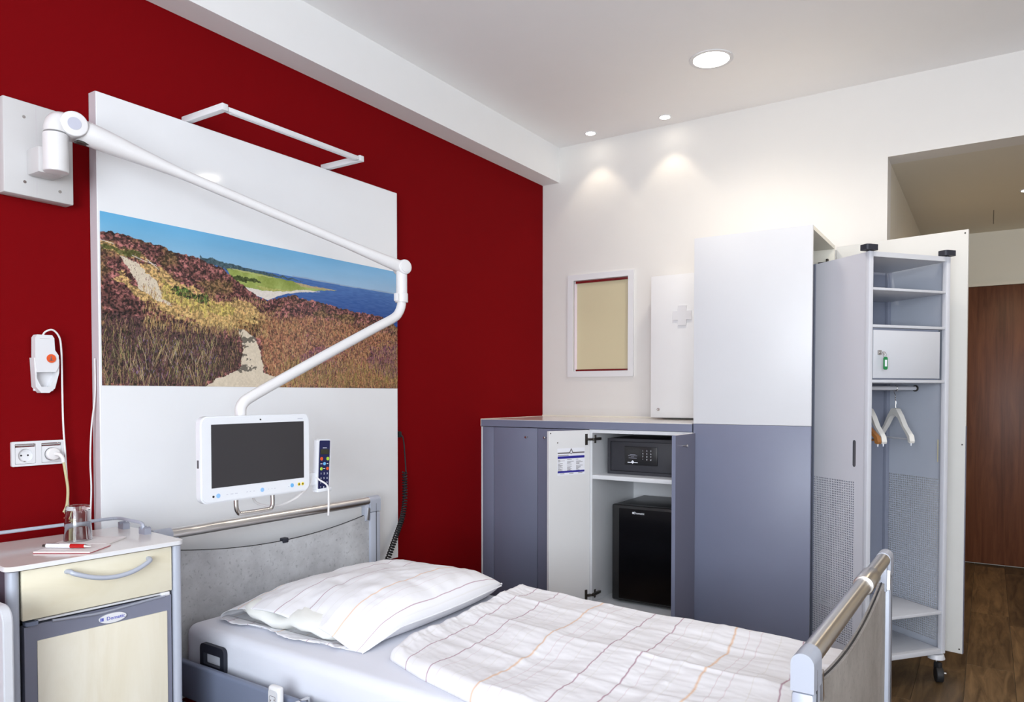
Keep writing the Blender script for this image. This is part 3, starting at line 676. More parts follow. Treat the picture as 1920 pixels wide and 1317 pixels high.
# ------------------------------------------------------------------ bedside cabinet (turned a little)
NR = R(-5.2)
ns = thing('bedside_cabinet', 'silver framed bedside cabinet with a maple drawer and built-in fridge', 'bedside cabinet', (.543, -2.966, 0), NR, True)
NW = .437; ND = .36
tp = part('table_top', B().prism(rrect(-ND - .006, .006, -NW - .006, .004, .022), .846, .858, 'xy'), 'top_laminate', ns)
part('edge_band', B().prism(rrect(-ND - .008, .008, -NW - .008, .006, .024), .8465, .857, 'xy', [rrect(-ND - .0055, .0055, -NW - .0055, .0035, .022)[::-1]]), 'satin_white', tp)
for yy in (-.026, -NW):
    part('corner_post', B().prism(rrect(-.036, -.001, yy, yy + .026, .012), .10, .843, 'xy'), 'silver_post', ns)
    part('corner_post', B().prism(rrect(-ND, -ND + .03, yy, yy + .026, .012), .10, .843, 'xy'), 'silver_post', ns)
part('side_panel', B().box(-ND + .028, -.034, -NW + .004, -NW + .018, .10, .843), 'dark_side', ns)
part('side_panel', B().box(-ND + .028, -.034, -.018, -.004, .10, .843), 'dark_side', ns)
part('back_panel', B().box(-ND + .006, -ND + .018, -NW + .02, -.02, .10, .843), 'dark_side', ns)
part('base_plate', B().box(-ND + .01, -.01, -NW + .01, -.01, .085, .105, .004), 'silver_post', ns)
part('inner_body', B().box(-ND + .03, -.045, -NW + .03, -.03, .115, .84), 'black_plastic', ns)
dr = part('drawer', B().box(-.024, -.004, -NW + .030, -.030, .716, .8425, .002), 'maple_drawer', ns)
part('handle', B().tube(spline([(-.006, -.306, .822), (.012, -.303, .824), (.022, -.295, .818), (.030, -.25, .801), (.032, -.20, .794), (.030, -.15, .800), (.022, -.108, .816), (.012, -.100, .821), (-.006, -.097, .820)], 6), .0062, 12), 'silver_post', dr)
part('light_strip', B().box(-.03, -.012, -NW + .06, -.055, .706, .712, .002), 'satin_white', ns)
fd = part('fridge_door', B().prism([(-NW + .034, .115), (-.032, .115), (-.032, .704), (-.070, .704), (-.11, .702), (-.17, .697), (-.23, .695), (-.28, .698), (-.32, .701), (-.36, .702), (-NW + .034, .699)], -.035, -.006, 'yz'), 'grey_frame', ns)
part('grip_recess', B().box(-.034, -.016, -NW + .040, -.034, .655, .7015), 'grey_frame', fd)
part('top_lip', B().tube(spline([(-.006, -.05, .703), (-.006, -.09, .702), (-.005, -.16, .698), (-.004, -.225, .695), (-.005, -.28, .698), (-.006, -.34, .702)], 5), .004, 8), 'silver_plastic', fd)
part('door_panel', B().box(-.008, -.003, -NW + .062, -.045, .125, .660, .001), 'maple', fd)
bd = part('badge', B().prism(ellipse(-.194, .6760, .035, .0130, 36), -.006, -.0012, 'yz'), 'satin_white', fd)
bt = text_b("Dometic", .0135, axes((-.0009, -.187, .6760), (0, 1, 0), (0, 0, 1)))
for q in range(3): bt.box(-.0014, -.0007, -.2265 + q * .0030, -.2244 + q * .0030, .6722, .6808)
o = link('lettering', finish(bt, 'lettering'), 'badge_blue', bd)
part('hinge_cap', B().prism(rrect(-.030, .0, -NW + .036, -NW + .066, .008), .702, .711, 'xy'), 'grey_rail', fd)
part('hinge_pin', B().box(-.02, -.004, -.06, -.036, .703, .714, .002), 'satin_white', fd)
part('gallery_rail', B().tube(spline([(-ND + .012, -NW + .03, .889), (-ND + .010, -.20, .889), (-ND + .010, -.065, .889), (-ND + .013, -.040, .889), (-ND + .035, -.028, .889), (-.27, -.026, .889), (-.22, -.024, .889), (-.198, -.024, .887), (-.188, -.024, .880), (-.186, -.024, .868)], 6), .0052, 12), 'silver_post', ns)
for xx in (-.318, -.178):
    bk = B().prism([(xx - .018, .858), (xx + .018, .858), (xx + .018, .876), (xx + .010, .880), (xx + .006, .872), (xx - .006, .872), (xx - .010, .880), (xx - .018, .878)], -.034, -.014, 'xz')
    part('rail_bracket', bk, 'silver_plastic', ns)
for sx_, sy_ in ((-.04, -.04), (-.04, -NW + .04), (-ND + .04, -.04), (-ND + .04, -NW + .04)):
    c_ = part('caster', B().cyl((sx_, sy_ - .012, .032), (sx_, sy_ + .012, .032), .032, seg=24, bev=.004).box(sx_ - .008, sx_ + .008, sy_ - .016, sy_ + .016, .04, .086, .003), 'black_rubber', ns)
# folded table leaf hanging on the open side
tl = thing('table_leaf', 'pale rounded table leaf folded down at the left edge', 'table leaf', (.40, -3.466, 0), 0, True)
part('leaf', B().prism(rrect(-.30, .258, .30, .800, .035, 6), -.012, .010, 'xz'), 'unit_light', tl)
part('edge_band', B().prism(rrect(-.302, .260, .298, .802, .037, 6), -.009, .007, 'xz', [rrect(-.2995, .2575, .3005, .7995, .035, 6)[::-1]]), 'unit_light', tl)
part('support_leg', B().cyl((.0, -.02, .03), (.0, -.02, .72), .012).box(-.16, .12, -.03, -.01, .0, .03, .004), 'silver_post', tl)
part('joint_bracket', B().box(-.03, .03, .006, .05, .60, .66, .004), 'silver_post', tl)

# things on the bedside cabinet
ZT = .8585
p1 = thing('notepad', 'white notepad lying under the pen on the bedside cabinet', 'notepad', (.42, -3.21, ZT), R(33), True, 'notepads on the bedside cabinet')
part('pages', B().box(-.075, .075, -.05, .05, .0015, .0045), 'paper', p1); part('cover', B().box(-.0755, .0755, -.0505, .0505, 0, .0015), 'paper_red', p1)
p2 = thing('notepad', 'white notepad lying under the upturned glass', 'notepad', (.345, -3.125, ZT), R(33), True, 'notepads on the bedside cabinet')
part('pages', B().box(-.075, .075, -.052, .052, .0015, .004), 'paper', p2); part('cover', B().box(-.0755, .0755, -.0525, .0525, 0, .0015), 'paper', p2)
gz = ZT + .0042
gl = B().lathe([(.0, .100), (.0285, .100), (.0305, .097), (.0315, .09), (.034, .05), (.0365, .002), (.0362, .0005), (.0348, .0005), (.0345, .002), (.032, .05), (.0298, .082), (.027, .088), (0, .088)], (.318, -3.146, gz), 40)
single('drinking_glass', gl, 'clear_glass', 'clear glass tumbler upside down on the notepad', 'glass', (.318, -3.146, gz))
pn = thing('ballpoint_pen', 'white and red ballpoint pen on the notepad', 'pen', (.415, -3.222, ZT + .0115), R(30), True)
part('barrel', B().cyl((-.058, 0, 0), (.010, 0, 0), .0056, seg=18), 'print_white', pn)
part('grip', B().cyl((.010, 0, 0), (.050, 0, 0), .0060, .0056, seg=18), 'pen_red', pn)
part('tip', B().cyl((.050, 0, 0), (.068, 0, 0), .0054, .0012, seg=18), 'steel', pn)
part('push_button', B().cyl((-.068, 0, 0), (-.058, 0, 0), .0035, seg=14), 'dark_metal', pn)
part('clip', B().box(-.056, -.022, -.0015, .0015, .0058, .0072), 'steel', pn)

# ------------------------------------------------------------------ hospital bed
BR = R(-1.1)
BO = (.162, -2.295, 0)
bed = thing('hospital_bed', 'hospital bed frame with concrete look head and foot boards and steel rails', 'bed', BO, BR, True)
HW = .53; FXX = 2.083
def bed_end(sgn, x, inner, mt, parent):
    # posts with caps, rail, curved panel
    for s in (-1, 1):
        y0, y1 = (s * HW, s * (HW - .062)); a, b_ = min(y0, y1), max(y0, y1)
        po = part('end_post', B().box(x - .019, x + .019, a, b_, .16, .752, .006), 'silver_post', parent)
        cp = B().prism([(x - .020, .754), (x + .020, .754)] + [(x + .020 * math.cos(k * PI / 10), .803 + .020 * math.sin(k * PI / 10)) for k in range(11)], a - .001, b_ + .001, 'xz')
        part('post_cap', cp, 'silver_post', parent)
        part('slot', B().box(x + inner * .0185, x + inner * .0200, (a + b_) / 2 + s * .004 - .0015, (a + b_) / 2 + s * .004 + .0015, .20, .79), 'black_plastic', po)
        yi = s * (HW - .062)
        part('rail_socket', B().box(x - .014, x + .014, min(yi, yi - s * .026), max(yi, yi - s * .026), .715, .80, .004), 'silver_post', parent)
        part('release_lever', B().prism([(yi - s * .021, .722), (yi - s * .010, .718), (yi - s * .004, .770), (yi - s * .014, .776)], x + inner * .013, x + inner * .021, 'yz'), 'brushed_steel', parent)
    r = part('grab_rail', B().cyl((x, -(HW - .06), .802), (x, HW - .06, .802), .0195, seg=28), 'brushed_steel', parent)
    if sgn > 0: part('rail_sleeve', B().cyl((x, .12, .802), (x, .24, .802), .0245, seg=28, bev=.002), 'brushed_steel', r)
    n = 24; w = HW - .060
    top = [(-w + 2 * w * k / n, .700 + .045 * abs(-1 + 2 * k / n) ** 2) for k in range(n + 1)]
    pan = part('board_panel', B().prism([(w, .22), (-w, .22)] + top, x - .008, x + .008, 'yz'), mt, parent)
    part('dark_edge', B().tube([(x, a, b_ + .0005) for a, b_ in top], .0022, 6), 'black_plastic', pan)
    return pan
hp = bed_end(-1, 0, 1, 'concrete_decor', bed)
part('clip', B().box(-.010, .014, -.005, .022, .692, .712, .004), 'charcoal_plastic', hp)
fp = bed_end(1, FXX, 1, 'concrete_decor_warm', bed)
for s in (-1, 1):
    for z0, z1 in ((.285, .406), (.145, .262)):
        part('side_rail', B().box(.055, FXX - .055, s * .505 - .012, s * .505 + .012, z0, z1, .009, 3), 'grey_rail', bed)
    part('rail_end', B().box(.030, .058, s * .505 - .014, s * .505 + .014, .14, .405, .004), 'grey_frame', bed)
    part('rail_end', B().box(FXX - .058, FXX - .030, s * .505 - .014, s * .505 + .014, .14, .405, .004), 'grey_frame', bed)
part('mattress_base', B().box(.05, FXX - .05, -.45, .45, .30, .335, .004), 'grey_frame', bed)
part('chassis', B().box(.25, FXX - .25, -.30, .30, .12, .30, .01), 'grey_frame', bed)
for sx_ in (.22, FXX - .22):
    part('cross_beam', B().box(sx_ - .03, sx_ + .03, -.44, .44, .13, .20, .006), 'grey_frame', bed)
    for sy_ in (-.42, .42):
        part('caster', B().cyl((sx_, sy_ - .016, .06), (sx_, sy_ + .016, .06), .06, seg=24, bev=.006).box(sx_ - .012, sx_ + .012, sy_ - .022, sy_ + .022, .07, .14, .004), 'black_rubber', bed)
BM = Matrix.Translation(BO) @ Matrix.Rotation(BR, 4, 'Z')
ma = thing('mattress', 'thick mattress in a pale blue white fitted sheet', 'mattress', (BO[0], BO[1], .337), BR, True)
part('sheeted_core', B().box(.052, FXX - .045, -.452, .452, 0, .160, .035, 5), 'mattress_sheet', ma)
part('corner_holder', B().prism(rrect(.168, .298, .030, .122, .018, 5), -.4675, -.4535, 'xz', [rrect(.188, .278, .055, .092, .003)[::-1]]), 'charcoal_plastic', ma, 'dark plastic mattress holder')

# bed hand control hung on the side rail
hc = thing('bed_hand_control', 'white bed hand control hooked over the side rail', 'remote control', BM @ Vector((.66, -.535, .30)), BR, True)
part('casing', B().box(-.024, .024, -.022, .0, -.06, .150, .008, 3), 'satin_white', hc)
part('key_field', B().prism(rrect(-.019, .019, -.055, .140, .008), -.0235, -.0215, 'xz'), 'unit_light', hc)
for k, zz in enumerate((.112, .078, .044, .010)):
    kk = part('rocker_key', B().prism(rrect(-.0135, .0135, zz - .012, zz + .012, .005), -.0242, -.0232, 'xz', [rrect(-.0125, .0125, zz - .011, zz + .011, .0045)[::-1]]), 'print_grey', hc)
    ic = B()
    for sx_ in (-1, 1):
        ic.prism([(sx_ * .008 - .0025, zz), (sx_ * .008 + .0025, zz), (sx_ * .008, zz + sx_ * .006)], -.0242, -.0235, 'xz')
    part('key_icon', ic, 'print_grey', kk)
part('hook', B().box(.024, .060, -.012, .002, .098, .102).box(.050, .060, -.012, .06, .102, .106).box(.050, .060, .054, .06, .06, .104), 'unit_light', hc)

# pillow: open case with the inner pillow showing at the near end
def pillow():
    pc = BM.inverted() @ Vector((.600, -2.262, 0))
    root = thing('pillow', 'plump pillow in a white case with thin maroon and orange stripes', 'pillow', BM @ Vector((pc.x, pc.y, .4985)), BR + R(1.5), True)
    nx, ny = 90, 90; s = np.linspace(-1, 1, nx); tt = np.linspace(-1, 1, ny); Sg, Tg = np.meshgrid(s, tt)
    lump = fbm(nx, ny, 3, 3, 91, 4) - .5; fine = fbm(nx, ny, 9, 9, 95, 3) - .5
    ft = np.where(Tg > 0, 1 - np.abs(Tg) ** 3.4, 1 - .70 * np.abs(Tg) ** 2.4); fs = np.where(Sg > 0, 1 - np.abs(Sg) ** 3.6, 1 - np.abs(Sg) ** 2.2)
    h = .128 * np.clip(ft, 0, 1) ** .60 * np.clip(fs, 0, 1) ** .60
    h = h * (1 - np.clip((Sg - .45) / .4, 0, 1) * np.clip((-Tg - .74) / .26, 0, 1) ** 1.5)
    wx = .345 * (1 + np.where(Sg > 0, .055, -.03) * (1 - Tg ** 2)); wy = .392 * (1 - .03 * (1 - Sg ** 2))
    rc = (np.abs(Sg) ** 3) * (np.abs(Tg) ** 3); pull = np.where((Sg > 0) & (Tg < 0), .05, .02)
    Xc = Sg * wx * (1 - pull * rc); Yc = Tg * wy * (1 - pull * rc)
    edge = np.clip(np.minimum(1 - np.abs(Sg), 1 - np.abs(Tg)) * 8, 0, 1)
    slump = np.where(Tg < -.55, (np.abs(Tg) - .55) / .45, 0) ** 2
    seam = .046 * np.clip((Sg + .2) / 1.2, 0, 1) ** 2 * np.clip((Tg + 1) * 2.4, 0, 1) * (1 - .35 * np.clip(Tg, 0, 1) ** 4) + .012 * np.clip(Tg, 0, 1) ** 3
    crease = np.abs(np.sin((Sg * 2.2 + Tg * 5.5 + lump * 4))) ** 8 * .005 * edge
    top = seam + h * (1 - .30 * slump * np.exp(-((Sg - .3) / .35) ** 2)) + (lump * .026 + fine * .010) * edge - crease + .006
    topv = np.stack([Xc, Yc, np.maximum(top, .006)], 2)
    low = np.clip((np.abs(Sg) - .82) / .18, 0, 1) ** 2 * seam * .92 + np.abs(Tg) ** 6 * np.clip(Tg, 0, 1) * .012
    botv = np.stack([Xc * .992, Yc * .992, .0012 + low], 2)
    me1 = []
    V = np.concatenate([topv.reshape(-1, 3), botv.reshape(-1, 3)])
    N0 = nx * ny; F = []
    for j in range(ny - 1):
        for i in range(nx - 1):
            a = j * nx + i
            F.append((a, a + 1, a + nx + 1, a + nx)); F.append((N0 + a, N0 + a + nx, N0 + a + nx + 1, N0 + a + 1))
    for j in range(ny - 1):
        for i in (0, nx - 1):
            a = j * nx + i; F.append((a, a + nx, N0 + a + nx, N0 + a) if i == 0 else (a, N0 + a, N0 + a + nx, a + nx))
    for i in range(nx - 1):
        a = (ny - 1) * nx + i; F.append((a, a + 1, N0 + a + 1, N0 + a))
    me = bpy.data.meshes.new('pillow_case'); me.from_pydata(V.tolist(), [], F); me.update()
    at = me.attributes.new('cloth', 'FLOAT_VECTOR', 'POINT')
    arc = Sg * .37 + .10 * np.clip((Sg - .6) / .4, 0, 1) ** 1.5
    q = (np.concatenate([arc.ravel(), (.47 + .9 * (1 - Sg)).ravel()]) + .064) / .49 + 1.06
    at.data.foreach_set('vector', np.stack([q, np.concatenate([Tg.ravel()] * 2), np.zeros_like(q)], 1).astype(np.float32).ravel())
    for pg in me.polygons: pg.use_smooth = True
    o = link('pillow_case', me, 'striped_linen', root); sd = o.modifiers.new('cloth', 'SOLIDIFY'); sd.thickness = .0025; sd.offset = -1
    # seam along the foot side of the case
    sj = [tuple(topv[j, -1]) for j in range(0, ny, 3)]
    part('seam', B().tube([(a + .001, b_, c_ - .004) for a, b_, c_ in sj], .0028, 6), 'hem_white', root)
    # inner pillow at the opening
    b = B(); b.sphere((-.02, -.292, .040), 1, (.275, .108, .034), 32)
    bmv = b.bm
    for v in bmv.verts: v.co.z += .010 * math.sin(v.co.x * 26) * (v.co.y < -.30) + .006 * math.sin(v.co.x * 55 + 1); v.co.y += .012 * math.sin(v.co.x * 19 + 2)
    part('inner_pillow', b, 'inner_pillow', root, 'unprinted white inner pillow at the open end of the case')
    # loose flap of the lower case sheet lying on the mattress
    fx, fy = 60, 10; Fs, Ft = np.meshgrid(np.linspace(-1, 1, fx), np.linspace(0, 1, fy))
    nz = fbm(fx, fy, 12, 3, 17, 3) - .5
    V = np.stack([-.03 + Fs * (.300 - .02 * Ft), -.362 - Ft * (.040 + .012 * np.sin(Fs * 6)), .004 + np.abs(nz) * .022 * Ft + .002], 2).reshape(-1, 3)
    me = grid_mesh('case_flap', V, fx, fy); at = me.attributes.new('cloth', 'FLOAT_VECTOR', 'POINT'); q = (Fs * .37).ravel() / .49 + .66
    at.data.foreach_set('vector', np.stack([q, q * 0, q * 0], 1).astype(np.float32).ravel())
    o = link('case_flap', me, 'striped_linen', root)
    for pg in me.polygons: pg.use_smooth = True
    sd = o.modifiers.new('cloth', 'SOLIDIFY'); sd.thickness = .002
pillow()

# duvet spread over the lower two thirds of the bed
def duvet():
    nx, ny = 260, 200
    A, Bq = np.meshgrid(np.linspace(0, 1, nx), np.linspace(0, 1, ny))
    bi = BM.inverted()
    def L2(x, y): v = bi @ Vector((x, y, 0)); return v.x, v.y
    # world outline: head edge, near edge, far edge
    xh = np.interp(Bq, [0, .12, .3, .7, 1], [1.035, .995, .995, .975, .96])
    xf = 2.195
    Xw = xh + (xf - xh) * A
    ynear = np.interp(Xw, [.95, 1.05, 1.2, 1.43, 1.8, 2.2], [-2.575, -2.63, -2.685, -2.745, -2.765, -2.765])
    yfar = np.interp(Xw, [.93, 1.3, 2.2], [-1.775, -1.815, -1.865])
    Yw = ynear + (yfar - ynear) * Bq
    e = np.minimum(np.minimum(A / .025, (1 - A) / .02), np.minimum(Bq / .045, (1 - Bq) / .05)); e = np.clip(e, 0, 1); prof = np.sqrt(1 - (1 - e) ** 2)
    n1 = fbm(nx, ny, 4, 4, 201, 3) - .5; n2 = fbm(nx, ny, 12, 14, 211, 4) - .5; n3 = fbm(nx, ny, 7, 22, 231, 3) - .5
    z = .012 + .024 * prof + (n1 * .034 + n2 * .007 + n3 * .005) * e
    # ironed fold lines
    for c_, w_, d_ in ((.34, .012, .003), (.68, .012, .003)):
        z += d_ * np.exp(-((A - c_ + .01 * n1) / w_) ** 2) * e
    for c_, w_, d_ in ((.27, .014, .004), (.52, .014, .006), (.77, .014, .005)):
        z += d_ * np.exp(-((Bq - c_ + .02 * n1) / w_) ** 2) * e * (.6 + n2)
    z += .012 * np.exp(-((A) / .06) ** 2) * e * (1 + n2 * 2)
    # soft hang over the mattress edge on the far side
    z = np.maximum(z, .004 + .0 * z) - np.clip((Bq - .955) / .045, 0, 1) ** 2 * .02 * (A > 0)
    z = np.where(Bq > .99, np.maximum(z, .002), z); z = np.maximum(z, .003)
    loc = BM @ Vector((1.42, 0, .4975))
    inv = (Matrix.Translation(loc) @ Matrix.Rotation(BR, 4, 'Z')).inverted()
    ca, sa = math.cos(-BR), math.sin(-BR)
    dx, dy = Xw - loc.x, Yw - loc.y
    Xl = dx * ca - dy * sa; Yl = dx * sa + dy * ca
    topv = np.stack([Xl, Yl, z], 2).reshape(-1, 3); botv = np.stack([Xl, Yl, np.full_like(z, .0008)], 2).reshape(-1, 3)
    i = np.arange(nx - 1); j = np.arange(ny - 1); I, J = np.meshgrid(i, j); a = (J * nx + I).ravel(); N0 = nx * ny
    F = np.concatenate([np.stack([a, a + 1, a + nx + 1, a + nx], 1), np.stack([a, a + nx, a + nx + 1, a + 1], 1) + N0])
    rim = []
    for k in range(nx - 1):
        rim.append((k + 1, k, N0 + k, N0 + k + 1)); q = (ny - 1) * nx + k; rim.append((q, q + 1, N0 + q + 1, N0 + q))
    for k in range(ny - 1):
        q = k * nx; rim.append((q, q + nx, N0 + q + nx, N0 + q)); q = k * nx + nx - 1; rim.append((q + nx, q, N0 + q, N0 + q + nx))
    F = np.concatenate([F, np.array(rim)])
    me = bpy.data.meshes.new('duvet'); V = np.concatenate([topv, botv])
    me.vertices.add(len(V)); me.vertices.foreach_set('co', V.astype(np.float32).ravel()); me.loops.add(F.size); me.loops.foreach_set('vertex_index', F.astype(np.int32).ravel())
    me.polygons.add(len(F)); me.polygons.foreach_set('loop_start', np.arange(0, F.size, 4, dtype=np.int32)); me.update(calc_edges=True); me.validate()
    at = me.attributes.new('cloth', 'FLOAT_VECTOR', 'POINT')
    q = (Xw + .075 * (Yw + 1.80) - 1.058 + n1 * .022 + n2 * .012) / .49 + .06 + 4
    q2 = np.concatenate([q.ravel(), q.ravel()])
    at.data.foreach_set('vector', np.stack([q2, q2 * 0, q2 * 0], 1).astype(np.float32).ravel())
    for pg in me.polygons: pg.use_smooth = True
    o = link('duvet', me, 'striped_linen', None); o.location = loc; o.rotation_euler = (0, 0, BR)
    o['label'] = 'white duvet with thin maroon and orange stripes spread over the bed'; o['category'] = 'duvet'
duvet()

# black spiral cord beside the wall panel
sc = thing('spiral_cord', 'black coiled cord hanging between the wall panel and the bed head', 'cable', (.02, -1.44, 1.08))
part('plug_end', B().box(.001, .025, -1.452, -1.432, 1.065, 1.095, .004), 'black_rubber', sc)
part('straight_lead', B().tube(spline([(.02, -1.442, 1.08), (.03, -1.428, 1.06), (.035, -1.422, .98), (.04, -1.420, .90), (.05, -1.428, .885)], 8), .0035, 8), 'black_rubber', sc)
part('coil', B().tube(helix(spline([(.05, -1.440, .892), (.055, -1.445, .80), (.065, -1.46, .73), (.085, -1.50, .67), (.11, -1.57, .60), (.135, -1.66, .50), (.14, -1.72, .42)], 6), .0105, 42, 10), .0038, 6), 'black_rubber', sc)

# ------------------------------------------------------------------ low cabinet row
YC = -.71
bc = thing('base_cabinet', 'slate grey base cabinet with two doors open on a safe and minibar', 'cabinet', (.64, YC, 0))
CT = 1.094
part('plinth', B().box(.03, 1.27, YC + .06, -.02, 0, .10), 'plinth_dark', bc)
part('side_board', B().box(.002, .012, YC, -.02, .10, CT), 'inner_white', bc)
part('filler_strip', B().box(.0135, .0905, YC, YC + .018, .10, CT - .002, .001), 'slate_laminate', bc)
dA = part('door', B().box(.0935, .3875, YC, YC + .018, .10, CT - .002, .0012), 'slate_laminate', bc)
dB = part('door', B().box(.3905, .7085, YC, YC + .018, .10, CT - .002, .0012), 'slate_laminate', bc)
def knob(parent, p0, d, name='knob'):
    p0 = Vector(p0); d = Vector(d)
    return part(name, B().cyl(p0, p0 + d * .012, .004, seg=14).cyl(p0 + d * .012, p0 + d * .022, .0065, seg=18, bev=.001), 'steel', parent)
knob(dA, (.322, YC, 1.041), (0, -1, 0)); knob(dB, (.444, YC, 1.042), (0, -1, 0))
part('partition', B().box(.7115, .7295, YC + .002, -.16, .10, CT), 'inner_white', bc)
part('side_board', B().box(1.262, 1.280, YC + .002, -.16, .10, CT), 'inner_white', bc)
part('back_board', B().box(.002, 1.280, -.16, -.145, .10, CT), 'inner_white', bc)
part('base_board', B().box(.7295, 1.262, YC + .002, -.16, .135, .158), 'inner_white', bc)
part('top_board', B().box(.7295, 1.262, YC + .002, -.16, 1.076, CT), 'inner_white', bc)
part('shelf', B().box(.7295, 1.262, YC + .004, -.16, .829, .851, .001), 'inner_white', bc)
def leaf(hx, hy, ang, w, z0, z1, flip, parent):
    # door standing open: white inside, slate outside; local x runs from the hinge
    Mx = Matrix.Translation((hx, hy, 0)) @ Matrix.Rotation(ang, 4, 'Z'); s = flip
    d = part('open_door', B().box(0, w, min(0, -s * .017), max(0, -s * .017), z0, z1, .001, 1, Mx), 'cabinet_white', parent)
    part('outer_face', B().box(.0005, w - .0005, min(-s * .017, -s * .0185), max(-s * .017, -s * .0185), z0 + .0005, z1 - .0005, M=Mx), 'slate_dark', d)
    part('edge_band', B().box(w, w + .0012, min(0, -s * .0185), max(0, -s * .0185), z0, z1, M=Mx), 'slate_laminate', d) if s < 0 else None
    return d, Mx
dL, ML = leaf(.7185, YC - .004, R(-113.5), .272, .10, CT - .003, 1, bc)
def hinge(parent, Mx, z, s):
    b = B(); b.box(.018, .034, 0, s * .004, z - .030, z + .030, .001, M=Mx) if s > 0 else b.box(.018, .034, s * .004, 0, z - .024, z + .024, .001, M=Mx)
    b.box(-.004, .024, min(0, s * .016), max(0, s * .016), z - .006, z + .006, .002, M=Mx)
    return part('hinge_cup', b, 'dark_metal', parent)
for zz in (1.042, .205):
    hinge(dL, ML, zz, 1)
    part('hinge_plate', B().box(.7295, .735, YC + .025, YC + .040, zz - .022, zz + .022, .001).box(.7295, .744, YC - .004, YC + .085, zz - .007, zz + .007, .002), 'dark_metal', bc)
for xx, zz in ((.262, 1.080), (.216, 1.030)):
    part('screw_head', B().cyl(ML @ Vector((xx, 0, zz)), ML @ Vector((xx, .0015, zz)), .0032, seg=10), 'dark_metal', dL)
# house notice stuck inside the left leaf
Mn = ML @ axes((.216, .0004, 0), (-1, 0, 0), (0, 0, 1))
def nb(b, a0, a1, z0, z1, h=.0004): return b.box(a0, a1, z0, z1, 0, h, M=Mn @ Matrix.Rotation(0, 4, 'Z'))
sh = B(); nb(sh, -.002, .180, .858, 1.000, .0002); sheet = part('notice_sheet', sh, 'print_white', dL, 'house notice with blue header bars')
gb = B(); nb(gb, 0, .080, .9715, .9785); nb(gb, .098, .178, .9715, .9785)
lg = B().prism([(.089 - .013, .9775), (.089, 1.000), (.089 + .013, .9775), (.089, .966)], 0, .0004, 'xy', [[(.089 - .007, .9775), (.089, .9705), (.089 + .007, .9775), (.089, .990)]]).xf(Mn); add(gb, lg)
rn = random.Random(4)
for c_ in range(3):
    for k in range(13):
        if rn.random() < .13: continue
        a0 = .002 + c_ * .060; z_ = .9395 - k * .0047
        nb(gb, a0, a0 + rn.choice((.014, .022, .030, .044)), z_ - .0012, z_ + .0008)
    nb(gb, .016 + c_ * .060, .044 + c_ * .060, .8655, .868)
nb(gb, .001, .072, .9615, .9650)
part('notice_print', gb, 'print_grey', sheet)
bb_ = B(); nb(bb_, 0, .178, .9460, .9590, .0005); nb(bb_, 0, .178, .8715, .8815, .0005); part('notice_bars', bb_, 'print_blue', sheet)
# right leaf, seen almost edge-on
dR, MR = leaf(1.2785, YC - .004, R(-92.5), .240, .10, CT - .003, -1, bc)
for xx in (.100,):
    p0 = MR @ Vector((.150, .0185, 1.037)); dd = (MR.to_3x3() @ Vector((0, 1, 0)))
    part('knob', B().cyl(p0, p0 + dd * .014, .004, seg=14).cyl(p0 + dd * .014, p0 + dd * .024, .0065, seg=18, bev=.001), 'steel', dR)
for zz in (1.042, .205):
    hinge(dR, MR, zz, -1)

ct = thing('countertop', 'slate edged countertop with a glossy pale surface along the white wall', 'countertop', (.64, -.355, 1.095))
part('slab', B().box(.003, 1.2795, YC - .004, -.002, 1.0955, 1.1345, .0008, 1), 'slate_laminate', ct)
part('surface', B().box(.003, 1.2795, YC - .0045, -.001, 1.1345, 1.1372), 'top_laminate', ct)
part('edge_strip', B().box(.001, .003, YC - .005, -.001, 1.0955, 1.139), 'edge_cream', ct)
part('wall_strip', B().box(.003, 1.2795, -.010, -.0005, 1.1372, 1.146), 'edge_cream', ct)

# safe
sf = thing('safe', 'dark charcoal hotel safe with a keypad on the cabinet shelf', 'safe', (.98, -.40, .8515))
part('body', B().box(.768, 1.190, -.585, -.22, .8518, 1.044, .002), 'safe_charcoal', sf)
part('front_frame', B().prism([(.768, .8518), (1.190, .8518), (1.190, 1.044), (.768, 1.044)], -.600, -.585, 'xz', [[(.785, .868), (.785, 1.029), (1.173, 1.029), (1.173, .868)]]), 'safe_charcoal', sf)
sd_ = part('safe_door', B().box(.787, 1.171, -.597, -.586, .870, 1.027, .001), 'safe_charcoal', sf)
kp_ = part('keypad', B().box(.870, 1.055, -.604, -.597, .905, 1.004, .002), 'safe_panel', sd_)
kb = B()
for r_, row in enumerate(('123', '456', '789', '*0#')):
    for c_, ch in enumerate(row):
        add(kb, text_b(ch, .0115, axes((.975 + .0225 * c_, -.6044, .983 - .0155 * r_), (1, 0, 0), (0, 0, 1))))
part('keypad_digits', kb, 'print_white', kp_)
for k, w_ in enumerate((.032, .052, .018, .046)):
    part('legend_line', B().box(.917 - w_ / 2, .917 + w_ / 2, -.6045, -.604, .9605 - k * .0062, .9618 - k * .0062), 'lilac_cap', kp_)
for x0_ in (.888, .923): part('logo_bar', B().box(x0_, x0_ + .023, -.6045, -.604, .9165, .9205), 'print_white', kp_)
part('logo_diamond', B().prism([(.908, .921), (.917, .9105), (.926, .921), (.917, .9315)], -.6048, -.604, 'xz'), 'print_white', kp_)

